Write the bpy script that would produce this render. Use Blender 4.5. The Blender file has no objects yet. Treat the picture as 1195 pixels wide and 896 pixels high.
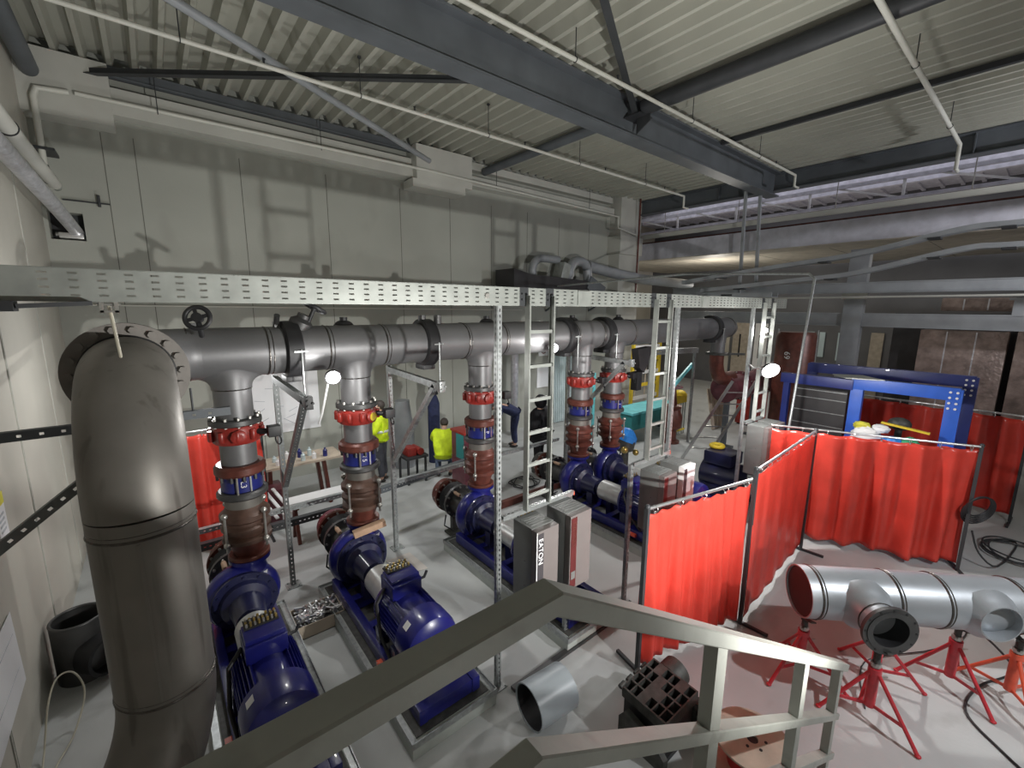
import bpy, bmesh, math, random
from math import pi, sin, cos, radians, sqrt, atan2
from mathutils import Vector, Matrix, Quaternion

SC = bpy.context.scene
COL = SC.collection
random.seed(7)
V = Vector

# ------------------------------------------------------------------ materials
def mat(name, col, rough=0.5, metal=0.0, var=0.12, scale=6.0, bump=0.0, bscale=40.0, col2=None, coat=0.0, detail=5.0, spread=0.5, spec=0.5, streak=0.0, sscale=(9, 9, .8)):
    m = bpy.data.materials.new(name); m.use_nodes = True
    nt = m.node_tree; N = nt.nodes; L = nt.links
    b = N['Principled BSDF']
    tc = N.new('ShaderNodeTexCoord'); nz = N.new('ShaderNodeTexNoise')
    nz.inputs['Scale'].default_value = scale; nz.inputs['Detail'].default_value = detail
    L.new(tc.outputs['Object'], nz.inputs['Vector'])
    cr = N.new('ShaderNodeValToRGB')
    c2 = col2 or tuple(max(0, c * (1 - var * 2)) for c in col)
    c1 = tuple(min(1, c * (1 + var)) for c in col)
    cr.color_ramp.elements[0].position = 0.5 - spread / 2; cr.color_ramp.elements[1].position = 0.5 + spread / 2
    cr.color_ramp.elements[0].color = (*c2, 1); cr.color_ramp.elements[1].color = (*c1, 1)
    L.new(nz.outputs['Fac'], cr.inputs['Fac']); 
    out = cr.outputs['Color']
    if streak:                                     # wear marks and stains with a shape of their own
        mp = N.new('ShaderNodeMapping'); mp.inputs['Scale'].default_value = sscale
        L.new(tc.outputs['Object'], mp.inputs['Vector'])
        n3 = N.new('ShaderNodeTexNoise'); n3.inputs['Scale'].default_value = 1.0; n3.inputs['Detail'].default_value = 3
        L.new(mp.outputs['Vector'], n3.inputs['Vector'])
        r3 = N.new('ShaderNodeValToRGB'); r3.color_ramp.elements[0].position = .60; r3.color_ramp.elements[1].position = .70
        r3.color_ramp.elements[0].color = (0, 0, 0, 1); r3.color_ramp.elements[1].color = (streak, streak, streak, 1)
        L.new(n3.outputs['Fac'], r3.inputs['Fac'])
        mx = N.new('ShaderNodeMix'); mx.data_type = 'RGBA'; mx.inputs['B'].default_value = (col[0] * .35, col[1] * .33, col[2] * .3, 1)
        L.new(r3.outputs['Color'], mx.inputs['Factor']); L.new(out, mx.inputs['A']); out = mx.outputs['Result']
    L.new(out, b.inputs['Base Color'])
    b.inputs['Roughness'].default_value = rough; b.inputs['Metallic'].default_value = metal
    b.inputs['Coat Weight'].default_value = coat
    b.inputs['Specular IOR Level'].default_value = spec
    if bump:
        n2 = N.new('ShaderNodeTexNoise'); n2.inputs['Scale'].default_value = bscale; n2.inputs['Detail'].default_value = 4
        L.new(tc.outputs['Object'], n2.inputs['Vector'])
        bp = N.new('ShaderNodeBump'); bp.inputs['Strength'].default_value = bump; bp.inputs['Distance'].default_value = 0.02
        L.new(n2.outputs['Fac'], bp.inputs['Height']); L.new(bp.outputs['Normal'], b.inputs['Normal'])
    return m

def emit(name, col, strength):
    m = bpy.data.materials.new(name); m.use_nodes = True
    nt = m.node_tree; nt.nodes.clear()
    e = nt.nodes.new('ShaderNodeEmission'); o = nt.nodes.new('ShaderNodeOutputMaterial')
    e.inputs['Color'].default_value = (*col, 1); e.inputs['Strength'].default_value = strength
    nt.links.new(e.outputs[0], o.inputs['Surface'])
    return m

def curtain_mat(name, col, trans=0.32):
    m = bpy.data.materials.new(name); m.use_nodes = True
    nt = m.node_tree; N = nt.nodes; L = nt.links; N.clear()
    o = N.new('ShaderNodeOutputMaterial')
    d = N.new('ShaderNodeBsdfPrincipled'); t = N.new('ShaderNodeBsdfTranslucent'); mx = N.new('ShaderNodeMixShader')
    d.inputs['Roughness'].default_value = 0.28
    tc = N.new('ShaderNodeTexCoord'); nz = N.new('ShaderNodeTexNoise'); nz.inputs['Scale'].default_value = 3.0; nz.inputs['Detail'].default_value = 6
    L.new(tc.outputs['Object'], nz.inputs['Vector'])
    cr = N.new('ShaderNodeValToRGB')
    cr.color_ramp.elements[0].position = 0.3; cr.color_ramp.elements[1].position = 0.7
    cr.color_ramp.elements[0].color = (col[0] * .8, col[1] * .8, col[2] * .8, 1); cr.color_ramp.elements[1].color = (*col, 1)
    L.new(nz.outputs['Fac'], cr.inputs['Fac'])
    L.new(cr.outputs['Color'], d.inputs['Base Color']); L.new(cr.outputs['Color'], t.inputs['Color'])
    n2 = N.new('ShaderNodeTexNoise'); n2.inputs['Scale'].default_value = 14; n2.inputs['Detail'].default_value = 3
    L.new(tc.outputs['Object'], n2.inputs['Vector'])
    bp = N.new('ShaderNodeBump'); bp.inputs['Strength'].default_value = 0.25; bp.inputs['Distance'].default_value = 0.02
    L.new(n2.outputs['Fac'], bp.inputs['Height']); L.new(bp.outputs['Normal'], d.inputs['Normal'])
    mx.inputs['Fac'].default_value = trans
    L.new(d.outputs[0], mx.inputs[1]); L.new(t.outputs[0], mx.inputs[2]); L.new(mx.outputs[0], o.inputs['Surface'])
    return m

M = {}
M['floor'] = mat('floor_concrete', (.50, .515, .51), .55, 0, .10, 1.1, .06, 30, detail=8, spread=.6, streak=.25, sscale=(1.6, 2.4, 1))
M['wall'] = mat('wall_concrete', (.41, .42, .375), .8, 0, .10, .55, .08, 25, detail=8, spread=.7, streak=.22, sscale=(.9, .9, .5))
M['wallL'] = mat('wall_left_concrete', (.54, .52, .46), .75, 0, .09, .8, .06, 20, detail=7, spread=.7)
M['ledge'] = mat('ledge_concrete', (.52, .52, .475), .8, 0, .08, 1.2, .05, 25)
M['joint'] = mat('panel_joint', (.16, .16, .14), .9)
M['deck'] = mat('roof_deck', (.40, .40, .345), .55, 0.0, .06, .9)
M['hallroof'] = mat('hall_roof_white', (.70, .70, .78), .7)
M['steel'] = mat('painted_grey_steel', (.115, .128, .142), .5, .1, .12, 2.0, .03)
M['steelL'] = mat('light_grey_steel', (.34, .36, .38), .45, .2, .10, 2.5)
M['steelD'] = mat('dark_steel', (.045, .048, .052), .5, .2, .12, 4)
M['white_paint'] = mat('white_painted_pipe', (.62, .62, .56), .45, 0, .05, 3)
M['stainless'] = mat('pickled_stainless', (.225, .212, .192), .48, .42, .13, 2.3, .04, 12, detail=9, streak=.55)
M['stain_hdr'] = mat('grey_header_steel', (.185, .185, .19), .45, .42, .10, 1.8, .03, 20, detail=8)
M['stain_new'] = mat('bright_spool_steel', (.42, .45, .48), .42, .55, .10, 2.5, .04, 16, detail=8)
M['weld'] = mat('weld_band', (.13, .12, .11), .3, .85, .25, 18, .2, 60)
M['inside'] = mat('pipe_inside', (.06, .06, .065), .45, .5)
M['insideL'] = mat('pipe_inside_light', (.42, .46, .50), .3, .75)
M['flange'] = mat('flange_steel', (.20, .185, .17), .5, .3, .10, 5, .05)
M['flangeD'] = mat('dark_flange', (.10, .10, .10), .45, .6, .15, 6)
M['bolt'] = mat('bolt_zinc', (.50, .49, .46), .35, .8, .1, 20)
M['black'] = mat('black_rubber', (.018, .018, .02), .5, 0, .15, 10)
M['galv'] = mat('galvanised', (.40, .42, .42), .38, .65, .16, 22, detail=6)
M['galvB'] = mat('galvanised_tray', (.37, .39, .365), .42, .4, .10, 9)
M['galvD'] = mat('dull_strut', (.17, .18, .18), .5, .5, .14, 12)
M['red_valve'] = mat('red_valve_paint', (.30, .025, .018), .38, 0, .2, 9, .04, 30, coat=.2)
M['red_lit'] = mat('red_lit_dark_strip', (.10, .02, .02), .35, 0, .08, 5)  # the curtain's red glow painted into the dark strip colour
M['rust'] = mat('rust_red_primer', (.14, .042, .03), .4, .15, .25, 8, .06, 30)
M['bellow'] = mat('brown_bellow', (.10, .055, .04), .45, .2, .25, 7, .05)
M['blue_band'] = mat('blue_valve_paint', (.015, .022, .17), .35, 0, .18, 8, coat=.3)
M['pump_blue'] = mat('pump_blue_paint', (.011, .013, .15), .32, 0, .14, 6, .02, 30, coat=.35)
M['pump_dark'] = mat('pump_dark_blue', (.010, .012, .055), .4, 0, .15, 6, coat=.2)
M['guard'] = mat('coupling_guard', (.60, .61, .60), .35, .5, .08, 9)
M['silver'] = mat('bright_silver', (.72, .72, .72), .28, .9, .08, 14)
M['cab'] = mat('cabinet_grey', (.15, .155, .15), .45, 0, .06, 5)
M['cabL'] = mat('cabinet_light_front', (.16, .14, .135), .42, 0, .06, 5)  # warm tint carries red curtain light on the grey front
M['cabS'] = mat('cabinet_dark_strip', (.06, .055, .06), .3, 0, .08, 5)
M['white'] = mat('white_plastic', (.80, .80, .80), .5, 0, .03, 5)
M['paper'] = mat('paper_sheet', (.82, .83, .85), .7, 0, .03, 3)
M['ink'] = mat('grey_ink', (.50, .52, .56), .8)
M['yellow'] = mat('yellow_plastic', (.75, .55, .04), .5, 0, .08, 6)
M['hivis'] = mat('hi_vis_fabric', (.66, .85, .02), .75, 0, .12, 9, .3, 26)
M['reflect'] = mat('reflective_tape', (.62, .66, .60), .4, .2)
M['navy'] = mat('navy_fabric', (.022, .03, .085), .85, 0, .2, 10, .3, 20)
M['blackcloth'] = mat('black_fabric', (.010, .010, .013), .9, 0, .2, 10, .3, 20)
M['greycloth'] = mat('grey_fabric', (.07, .075, .09), .85, 0, .2, 10, .3, 20)
M['denim'] = mat('denim_fabric', (.13, .17, .26), .85, 0, .25, 12, .3, 20)
M['skin'] = mat('skin', (.58, .36, .27), .55, 0, .06, 12)
M['hair'] = mat('dark_hair', (.045, .035, .03), .7, 0, .2, 40)
M['eye'] = mat('eye', (.03, .03, .03), .2)
M['shoe'] = mat('work_boot', (.03, .027, .025), .7)
M['red_stand'] = mat('red_stand_paint', (.56, .03, .045), .35, 0, .12, 12, .03, 30, coat=.25)
M['orange_stand'] = mat('orange_stand_paint', (.72, .10, .045), .4, 0, .1, 12, coat=.2)
M['rail'] = mat('greyish_rail_paint', (.36, .37, .335), .5, .05, .12, 3, .04, 40, detail=8, streak=.3, sscale=(6, 6, 6))
M['iron'] = mat('cast_iron_black', (.075, .075, .07), .55, .3, .25, 14, .1, 60)
M['pvc'] = mat('grey_plastic_pipe', (.37, .41, .44), .35, 0, .05, 4)
M['ply'] = mat('plywood', (.56, .47, .37), .7, 0, .14, 5, .05, 30)
M['wood'] = mat('timber_block', (.50, .33, .22), .7, 0, .15, 8, .05)
M['card'] = mat('cardboard', (.48, .40, .32), .8, 0, .06, 5)
M['cardL'] = mat('pale_cardboard_sheet', (.60, .56, .52), .75, 0, .05, 4)
M['brass'] = mat('brass', (.55, .40, .13), .35, .8, .2, 30)
M['conc'] = mat('plinth_concrete', (.42, .45, .42), .75, 0, .10, 5, .08, 30)
M['foil'] = mat('crinkled_foil', (.62, .62, .66), .33, .55, .14, 9, .9, 16)
M['foilB'] = mat('brown_foil_insulation', (.36, .28, .25), .38, .35, .25, 4, .9, 12)
M['duct'] = mat('foil_faced_duct', (.66, .66, .74), .45, .2, .10, 4, .5, 7)
M['ductu'] = mat('duct_board_underside', (.55, .50, .42), .6, 0, .12, 3, .1, 12)
M['blue_frame'] = mat('bright_blue_paint', (.03, .13, .62), .4, 0, .08, 4, coat=.2)
M['blue_dark'] = mat('dark_blue_paint', (.02, .035, .20), .4, 0, .1, 4, coat=.2)
M['blackpanel'] = mat('black_panel', (.03, .028, .03), .55, 0, .2, 4)
M['teal'] = mat('teal_paint', (.03, .22, .22), .5, 0, .1, 5)
M['cyan'] = mat('cyan_paint', (.16, .58, .62), .5, 0, .1, 5)
M['plumred'] = mat('plum_red_primer', (.16, .045, .06), .4, .1, .2, 6, .04)
M['cable'] = mat('pale_cable', (.55, .52, .42), .5)
M['tape_w'] = mat('white_paint_mark', (.85, .85, .85), .6)
M['beige'] = mat('beige_wall', (.56, .52, .44), .8, 0, .06, 1)
M['farwall'] = mat('far_wall_grey', (.15, .15, .155), .8, 0, .15, .7)
M['tan'] = mat('tan_panel', (.46, .40, .32), .8)
M['glass'] = mat('pale_window_sheet', (.55, .66, .68), .25, 0, .05, 2)
M['green_p'] = mat('green_bag', (.06, .42, .2), .45)
M['blue_bag'] = mat('blue_bag', (.03, .25, .75), .4)
M['yellow_bag'] = mat('yellow_bag', (.80, .74, .08), .5)
M['curtain'] = curtain_mat('red_welding_vinyl', (.84, .085, .06))
M['lamp'] = emit('work_lamp_led', (1, .98, .95), 120)
M['lampS'] = emit('small_lamp_led', (1, .97, .92), 60)

# ------------------------------------------------------------------ geometry collector
class G:
    def __init__(s): s.bm = bmesh.new()
    def box(s, lo, hi, rot=None, about=None, bevel=0):
        lo = V(lo); hi = V(hi); c = (lo + hi) / 2; d = hi - lo
        r = bmesh.ops.create_cube(s.bm, size=1, matrix=Matrix.Translation(c) @ Matrix.Diagonal((*d, 1)))
        vs = r['verts']
        if bevel:
            es = list({e for v in vs for e in v.link_edges})
            o = bmesh.ops.bevel(s.bm, geom=es, offset=bevel, segments=2, affect='EDGES', profile=.7)
            vs = o['verts']
        if rot is not None:
            bmesh.ops.rotate(s.bm, verts=list(vs), cent=V(about if about is not None else c), matrix=rot)
        return s
    def bar(s, p0, p1, w, h, up=(0, 0, 1), bevel=0):
        """rectangular bar along p0-p1: w sideways, h along up"""
        p0 = V(p0); p1 = V(p1); d = (p1 - p0); L = d.length; d.normalize()
        up = V(up); side = d.cross(up)
        if side.length < 1e-4: side = d.cross(V((1, 0, 0)))
        side.normalize(); u = side.cross(d)
        r = bmesh.ops.create_cube(s.bm, size=1); vs = r['verts']
        if bevel:
            bmesh.ops.scale(s.bm, vec=(w, L, h), verts=vs)
            o = bmesh.ops.bevel(s.bm, geom=list({e for v in vs for e in v.link_edges}), offset=bevel, segments=2, affect='EDGES', profile=.7)
            vs = o['verts']; sc = (1, 1, 1)
        else: sc = (w, L, h)
        mt = Matrix((side, d, u)).transposed()
        for v in vs:
            co = V((v.co.x * sc[0], v.co.y * sc[1], v.co.z * sc[2]))
            v.co = (p0 + p1) / 2 + mt @ co
        return s
    def rail(s, pts, w, h):
        """rectangular hollow section swept along pts in a vertical plane with mitred joints"""
        pts = [V(p) for p in pts]; rows = []
        for i, p in enumerate(pts):
            ds = []
            if i > 0: ds.append((pts[i] - pts[i - 1]).normalized())
            if i < len(pts) - 1: ds.append((pts[i + 1] - pts[i]).normalized())
            ns = [V((-d.z, 0, d.x)) for d in ds]; n = sum(ns, V((0, 0, 0))).normalized(); k = 1 / n.dot(ns[0])
            b = .005; prof = [(-w / 2 + b, -h / 2), (w / 2 - b, -h / 2), (w / 2, -h / 2 + b), (w / 2, h / 2 - b), (w / 2 - b, h / 2), (-w / 2 + b, h / 2), (-w / 2, h / 2 - b), (-w / 2, -h / 2 + b)]
            rows.append([s.bm.verts.new(p + V((0, a, 0)) + n * (c * k)) for a, c in prof])
        for a, b in zip(rows, rows[1:]): s._bridge(a, b)
        s.bm.faces.new(list(reversed(rows[0]))); s.bm.faces.new(rows[-1]); return s
    def _ring(s, c, x, y, r, n):
        return [s.bm.verts.new(c + x * (r * cos(2 * pi * i / n)) + y * (r * sin(2 * pi * i / n))) for i in range(n)]
    def _bridge(s, a, b):
        n = len(a)
        for i in range(n):
            try: s.bm.faces.new((a[i], a[(i + 1) % n], b[(i + 1) % n], b[i]))
            except ValueError: pass
    @staticmethod
    def basis(d):
        d = V(d).normalized()
        h = V((0, 0, 1)) if abs(d.z) < .9 else V((0, 1, 0))
        x = d.cross(h).normalized(); return x, d.cross(x).normalized()
    def lathe(s, p0, axis, prof, n=32, closed=False, cap0=True):
        """prof: list of (distance along axis, radius)"""
        p0 = V(p0); axis = V(axis).normalized(); x, y = s.basis(axis)
        rs = []
        for t, r in prof: rs.append(s._ring(p0 + axis * t, x, y, max(r, 1e-4), n))
        for a, b in zip(rs, rs[1:]): s._bridge(a, b)
        if closed: s._bridge(rs[-1], rs[0])
        else:
            if cap0 and prof[0][1] > 1e-3: s.bm.faces.new(list(reversed(rs[0])))
            if prof[-1][1] > 1e-3: s.bm.faces.new(rs[-1])
        return s
    def cyl(s, p0, p1, r, r2=None, n=24):
        p0 = V(p0); p1 = V(p1); d = p1 - p0
        return s.lathe(p0, d, [(0, r), (d.length, r if r2 is None else r2)], n)
    def hollow(s, p0, p1, ro, ri, n=32):
        p0 = V(p0); p1 = V(p1); L = (p1 - p0).length
        return s.lathe(p0, p1 - p0, [(0, ri), (0, ro), (L, ro), (L, ri)], n, closed=True)
    def tube(s, pts, r, n=12, cap=True, radii=None):
        pts = [V(p) for p in pts]; rings = []
        d0 = (pts[1] - pts[0]).normalized(); x, y = s.basis(d0); prev = d0
        for i, p in enumerate(pts):
            if i == 0: d = d0
            elif i == len(pts) - 1: d = (pts[i] - pts[i - 1]).normalized()
            else: d = ((pts[i + 1] - pts[i]).normalized() + (pts[i] - pts[i - 1]).normalized()).normalized()
            q = prev.rotation_difference(d); x = q @ x; y = q @ y; prev = d
            rings.append(s._ring(p, x, y, radii[i] if radii else r, n))
        for a, b in zip(rings, rings[1:]): s._bridge(a, b)
        if cap:
            s.bm.faces.new(list(reversed(rings[0]))); s.bm.faces.new(rings[-1])
        return s
    def torus(s, c, axis, R, r, n=32, m=10, a0=0, a1=2 * pi):
        c = V(c); x, y = s.basis(axis); full = abs(a1 - a0 - 2 * pi) < 1e-4
        k = n if full else n + 1
        pts = [c + x * (R * cos(a0 + (a1 - a0) * i / n)) + y * (R * sin(a0 + (a1 - a0) * i / n)) for i in range(k)]
        if not full: return s.tube(pts, r, m)
        ax = V(axis).normalized(); rings = []
        for p in pts:
            o = (p - c).normalized(); rings.append(s._ring(p, o, ax, r, m))
        for i in range(k): s._bridge(rings[i], rings[(i + 1) % k])
        return s
    def bolts(s, c, axis, R, k, r=.018, h=.03, off=0.0, n=6):
        c = V(c); axis = V(axis).normalized(); x, y = s.basis(axis)
        for i in range(k):
            a = 2 * pi * (i + off) / k
            p = c + x * (R * cos(a)) + y * (R * sin(a))
            s.cyl(p - axis * h / 2, p + axis * h / 2, r, n=n)
        return s
    def sphere(s, c, r, sc=(1, 1, 1), u=16, v=10):
        bmesh.ops.create_uvsphere(s.bm, u_segments=u, v_segments=v, radius=r, matrix=Matrix.Translation(V(c)) @ Matrix.Diagonal((*sc, 1)))
        return s
    def poly(s, pts, thick):
        """extruded polygon: pts in order, thick = vector"""
        t = V(thick); a = [s.bm.verts.new(V(p)) for p in pts]; b = [s.bm.verts.new(V(p) + t) for p in pts]
        s.bm.faces.new(list(reversed(a))); s.bm.faces.new(b); s._bridge(a, b)
        return s
    def grid_plate(s, o, u, v, us, vs, holes, thick):
        """plate from o spanned by unit vectors u, v; us/vs = edge coordinates; holes(i,j)->bool leaves a hole; real thickness"""
        o = V(o); u = V(u).normalized(); v = V(v).normalized(); n = u.cross(v) * thick
        top = {}; bot = {}
        def vt(d, i, j, off):
            if (i, j) not in d: d[(i, j)] = s.bm.verts.new(o + u * us[i] + v * vs[j] + off)
            return d[(i, j)]
        nu, nv = len(us) - 1, len(vs) - 1
        solid = [[not holes(i, j) for j in range(nv)] for i in range(nu)]
        Z = V((0, 0, 0))
        for i in range(nu):
            for j in range(nv):
                if not solid[i][j]: continue
                q = [(i, j), (i + 1, j), (i + 1, j + 1), (i, j + 1)]
                s.bm.faces.new([vt(top, a, b, n) for a, b in q])
                s.bm.faces.new([vt(bot, a, b, Z) for a, b in reversed(q)])
                for (a, b), (di, dj) in (((q[0], q[1]), (0, -1)), ((q[1], q[2]), (1, 0)), ((q[2], q[3]), (0, 1)), ((q[3], q[0]), (-1, 0))):
                    ii, jj = i + di, j + dj
                    if 0 <= ii < nu and 0 <= jj < nv and solid[ii][jj]: continue
                    s.bm.faces.new((vt(bot, *a, Z), vt(bot, *b, Z), vt(top, *b, n), vt(top, *a, n)))
        return s

def arc(c, r, u, v, a0, a1, n=12):
    c = V(c); u = V(u); v = V(v)
    return [c + u * (r * cos(a0 + (a1 - a0) * i / n)) + v * (r * sin(a0 + (a1 - a0) * i / n)) for i in range(n + 1)]

def obj(name, g, m, parent=None, smooth=True, angle=38):
    bm = g.bm
    if parent is not None:
        off = V((0, 0, 0)); p = parent
        while p is not None: off += p.location; p = p.parent
        bmesh.ops.translate(bm, verts=bm.verts, vec=-off)
    bmesh.ops.recalc_face_normals(bm, faces=bm.faces)
    me = bpy.data.meshes.new(name); bm.to_mesh(me); bm.free()
    ms = m if isinstance(m, (list, tuple)) else [m]
    for x in ms: me.materials.append(M[x] if isinstance(x, str) else x)
    if smooth:
        for p in me.polygons: p.use_smooth = True
        me.set_sharp_from_angle(angle=radians(angle))
    o = bpy.data.objects.new(name, me); COL.objects.link(o)
    if parent is not None: o.parent = parent
    return o

def obj_split(name, g, m, parent, smooth=True, angle=38):
    """one object per loose piece"""
    bm = g.bm; seen = set(); out = []
    bm.verts.index_update()
    for v in bm.verts:
        if v.index in seen: continue
        st = [v]; isl = []; seen.add(v.index)
        while st:
            q = st.pop(); isl.append(q)
            for e in q.link_edges:
                w = e.other_vert(q)
                if w.index not in seen: seen.add(w.index); st.append(w)
        h = G(); mp = {q: h.bm.verts.new(q.co) for q in isl}
        for f in {f for q in isl for f in q.link_faces}: h.bm.faces.new([mp[q] for q in f.verts])
        out.append(obj(name, h, m, parent, smooth, angle))
    bm.free(); return out

def cut(o, g):
    """remove the solid g from mesh object o (both in world coordinates)"""
    me = bpy.data.meshes.new('cutter'); bmesh.ops.recalc_face_normals(g.bm, faces=g.bm.faces); g.bm.to_mesh(me); g.bm.free()
    c = bpy.data.objects.new('cutter', me); COL.objects.link(c)
    md = o.modifiers.new('cut', 'BOOLEAN'); md.operation = 'DIFFERENCE'; md.object = c; md.solver = 'EXACT'
    bpy.context.view_layer.update()
    new = bpy.data.meshes.new_from_object(o.evaluated_get(bpy.context.evaluated_depsgraph_get()))
    o.modifiers.clear(); o.data = new; bpy.data.objects.remove(c)

def smooth_path(pts, n=6):
    pts = [V(p) for p in pts]; out = []
    for i in range(len(pts) - 1):
        p0, p1, p2, p3 = pts[max(i - 1, 0)], pts[i], pts[i + 1], pts[min(i + 2, len(pts) - 1)]
        for k in range(n):
            q = k / n; out.append(.5 * ((2 * p1) + (p2 - p0) * q + (2 * p0 - 5 * p1 + 4 * p2 - p3) * q * q + (3 * p1 - p0 - 3 * p2 + p3) * q ** 3))
    return out + [pts[-1]]

def tag(o, label, cat, group=None):
    o['label'] = label; o['category'] = cat
    if group: o['group'] = group
    return o

def thing(name, label, cat, loc=(0, 0, 0), group=None):
    o = bpy.data.objects.new(name, None); COL.objects.link(o); o.location = loc; o.empty_display_size = .1
    return tag(o, label, cat, group)

def struct(name, g, m, smooth=False):
    o = obj(name, g, m, smooth=smooth); o['kind'] = 'structure'; return o

def dup(root, loc, label, group=None, rotz=0.0):
    def cp(o, par):
        c = o.copy(); COL.objects.link(c)
        if par is not None: c.parent = par
        for ch in list(o.children): cp(ch, c)
        return c
    r = cp(root, None); r.location = loc; r.rotation_euler = (0, 0, rotz); r['label'] = label
    if group: r['group'] = group
    return r

def text_mesh(name, body, size, mtx, m, parent, depth=.0015):
    cu = bpy.data.curves.new(name, 'FONT'); cu.body = body; cu.size = size; cu.extrude = depth; cu.align_x = 'CENTER'; cu.align_y = 'CENTER'
    t = bpy.data.objects.new(name + '_tmp', cu); COL.objects.link(t)
    bpy.context.view_layer.update()
    me = bpy.data.meshes.new_from_object(t.evaluated_get(bpy.context.evaluated_depsgraph_get()))
    bpy.data.objects.remove(t); bpy.data.curves.remove(cu)
    me.transform(mtx)
    if parent is not None:
        off = V((0, 0, 0)); p = parent
        while p is not None: off += p.location; p = p.parent
        me.transform(Matrix.Translation(-off))
    me.materials.clear(); me.materials.append(M[m]); me.name = name
    o = bpy.data.objects.new(name, me); COL.objects.link(o); o.parent = parent
    return o

def frame_mtx(o, right, up):
    r = V(right).normalized(); u = V(up).normalized(); n = r.cross(u)
    m = Matrix((r, u, n)).transposed().to_4x4(); m.translation = V(o); return m

# ------------------------------------------------------------------ camera
cd = bpy.data.cameras.new('camera'); cam = bpy.data.objects.new('camera', cd); COL.objects.link(cam)
yaw, pit, rol, FPX = radians(50.75), radians(10.0), radians(.4), 508.0
f_ = V((cos(yaw) * cos(pit), sin(yaw) * cos(pit), -sin(pit))); r_ = V((sin(yaw), -cos(yaw), 0)); u_ = r_.cross(f_)
r2 = r_ * cos(rol) + u_ * sin(rol); u2 = -r_ * sin(rol) + u_ * cos(rol)
mt = Matrix((r2, u2, -f_)).transposed().to_4x4(); mt.translation = (0, 0, 3.7)
cam.matrix_world = mt
cd.sensor_fit = 'HORIZONTAL'; cd.sensor_width = 36; cd.lens = FPX / 1195 * 36; cd.clip_start = .05
SC.camera = cam
# ------------------------------------------------------------------ the shell
def shell():
    g = G(); g.box((-1.15, -6, -.2), (24, 16, 0)); struct('floor', g, 'floor')
    # back wall of precast panels with an opening near the left corner
    g = G()
    xs = [-1.35, -1.1, -.7, 13.6]; zs = [0, 4.7, 5.12, 7.6]
    for i in range(3):
        for j in range(3):
            if i == 1 and j == 1: continue
            g.box((xs[i], 10, zs[j]), (xs[i + 1], 10.25, zs[j + 1]))
    struct('wall_back', g, 'wall')
    g = G()
    for x in (-.35, .05, 1.55, 3.1, 4.75, 6.1, 7.4, 8.7, 10.0, 11.4):
        g.box((x - .006, 9.996, 0), (x + .006, 10.01, 6.4))
    struct('trim_1', g, 'joint')
    g = G()                                        # recess behind the opening
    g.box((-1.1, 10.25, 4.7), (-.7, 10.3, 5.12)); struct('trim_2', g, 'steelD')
    # left wall with panel edges
    g = G(); g.box((-1.35, -6, 0), (-1.15, 10.25, 8)); struct('wall_left', g, 'wallL')
    g = G()
    for y in (2.6, 4.45, 6.3, 8.2):
        g.box((-1.152, y, 0), (-1.142, y + .012, 6)); g.box((-1.152, y + .05, 0), (-1.146, y + .06, 6))
    struct('trim_3', g, 'ledge')
    # far hall beyond the cross beam
    g = G(); g.box((22.0, -6, 0), (22.2, 16, 9)); struct('wall_far', g, 'farwall')
    g = G(); g.box((13.6, 14.5, 0), (22.2, 14.7, 9)); struct('wall_hall', g, 'beige')
    g = G(); g.box((13.6, 10.0, 0), (13.75, 14.5, 9)); struct('wall_return', g, 'wall')
    g = G(); g.box((-1.35, -6.2, 0), (24, -6, 9)); struct('wall_right', g, 'wallL')
    # roof deck: trapezoid ribs running from wall to wall
    g = G(); bm = g.bm
    prof = [(0, 7.32), (.06, 7.32), (.10, 7.465), (.26, 7.465), (.30, 7.32)]
    x = -1.35; pts = []
    while x < 13.9:
        pts += [(x + a, z) for a, z in prof[:-1]]; x += .30
    ya, yb = -6.0, 9.78
    la = [bm.verts.new((a, ya, z)) for a, z in pts]; lb = [bm.verts.new((a, yb, z)) for a, z in pts]
    lc = [bm.verts.new((a, ya, 7.6)) for a, z in pts]; ld = [bm.verts.new((a, yb, 7.6)) for a, z in pts]
    for i in range(len(pts) - 1):
        bm.faces.new((la[i], la[i + 1], lb[i + 1], lb[i])); bm.faces.new((lc[i + 1], lc[i], ld[i], ld[i + 1]))
        bm.faces.new((lb[i], lb[i + 1], ld[i + 1], ld[i]))
    struct('ceiling', g, 'deck')
    g = G(); g.box((13.9, -6, 8.0), (22.2, 14.7, 8.2))
    for k in range(40): g.box((13.9, -6 + k * .5, 7.93), (22.2, -5.9 + k * .5, 8.0))
    struct('ceiling_hall', g, 'hallroof')
    # concrete ledge, corbel and end column along the back wall
    g = G()
    g.box((-1.15, 9.62, 6.42), (-.15, 10, 7.3)); g.box((-.15, 9.70, 6.62), (5.0, 10, 6.86)); g.box((-.15, 9.76, 6.86), (5.0, 10, 7.03))
    struct('trim_4', g, 'ledge')
    g = G()
    g.box((4.95, 9.5, 6.55), (6.45, 10, 7.3), bevel=.01); g.box((4.85, 9.5, 6.38), (6.25, 10, 6.56), bevel=.01)
    struct('trim_5', g, 'ledge')
    g = G(); g.box((6.45, 9.72, 6.72), (12.3, 10, 6.95)); g.box((6.45, 9.78, 7.12), (12.3, 10, 7.3)); struct('trim_6', g, 'ledge')
    g = G(); g.box((12.45, 9.55, 0), (13.6, 10, 7.45)); g.box((12.35, 9.45, 5.5), (13.6, 10, 6.1), bevel=.01); struct('trim_7', g, 'ledge')
    # landing behind the stair rail, where the photographer stands
    g = G(); g.box((-1.15, -2.2, 1.93), (.62, .74, 2.05)); struct('trim_8', g, 'conc')

shell()

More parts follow.
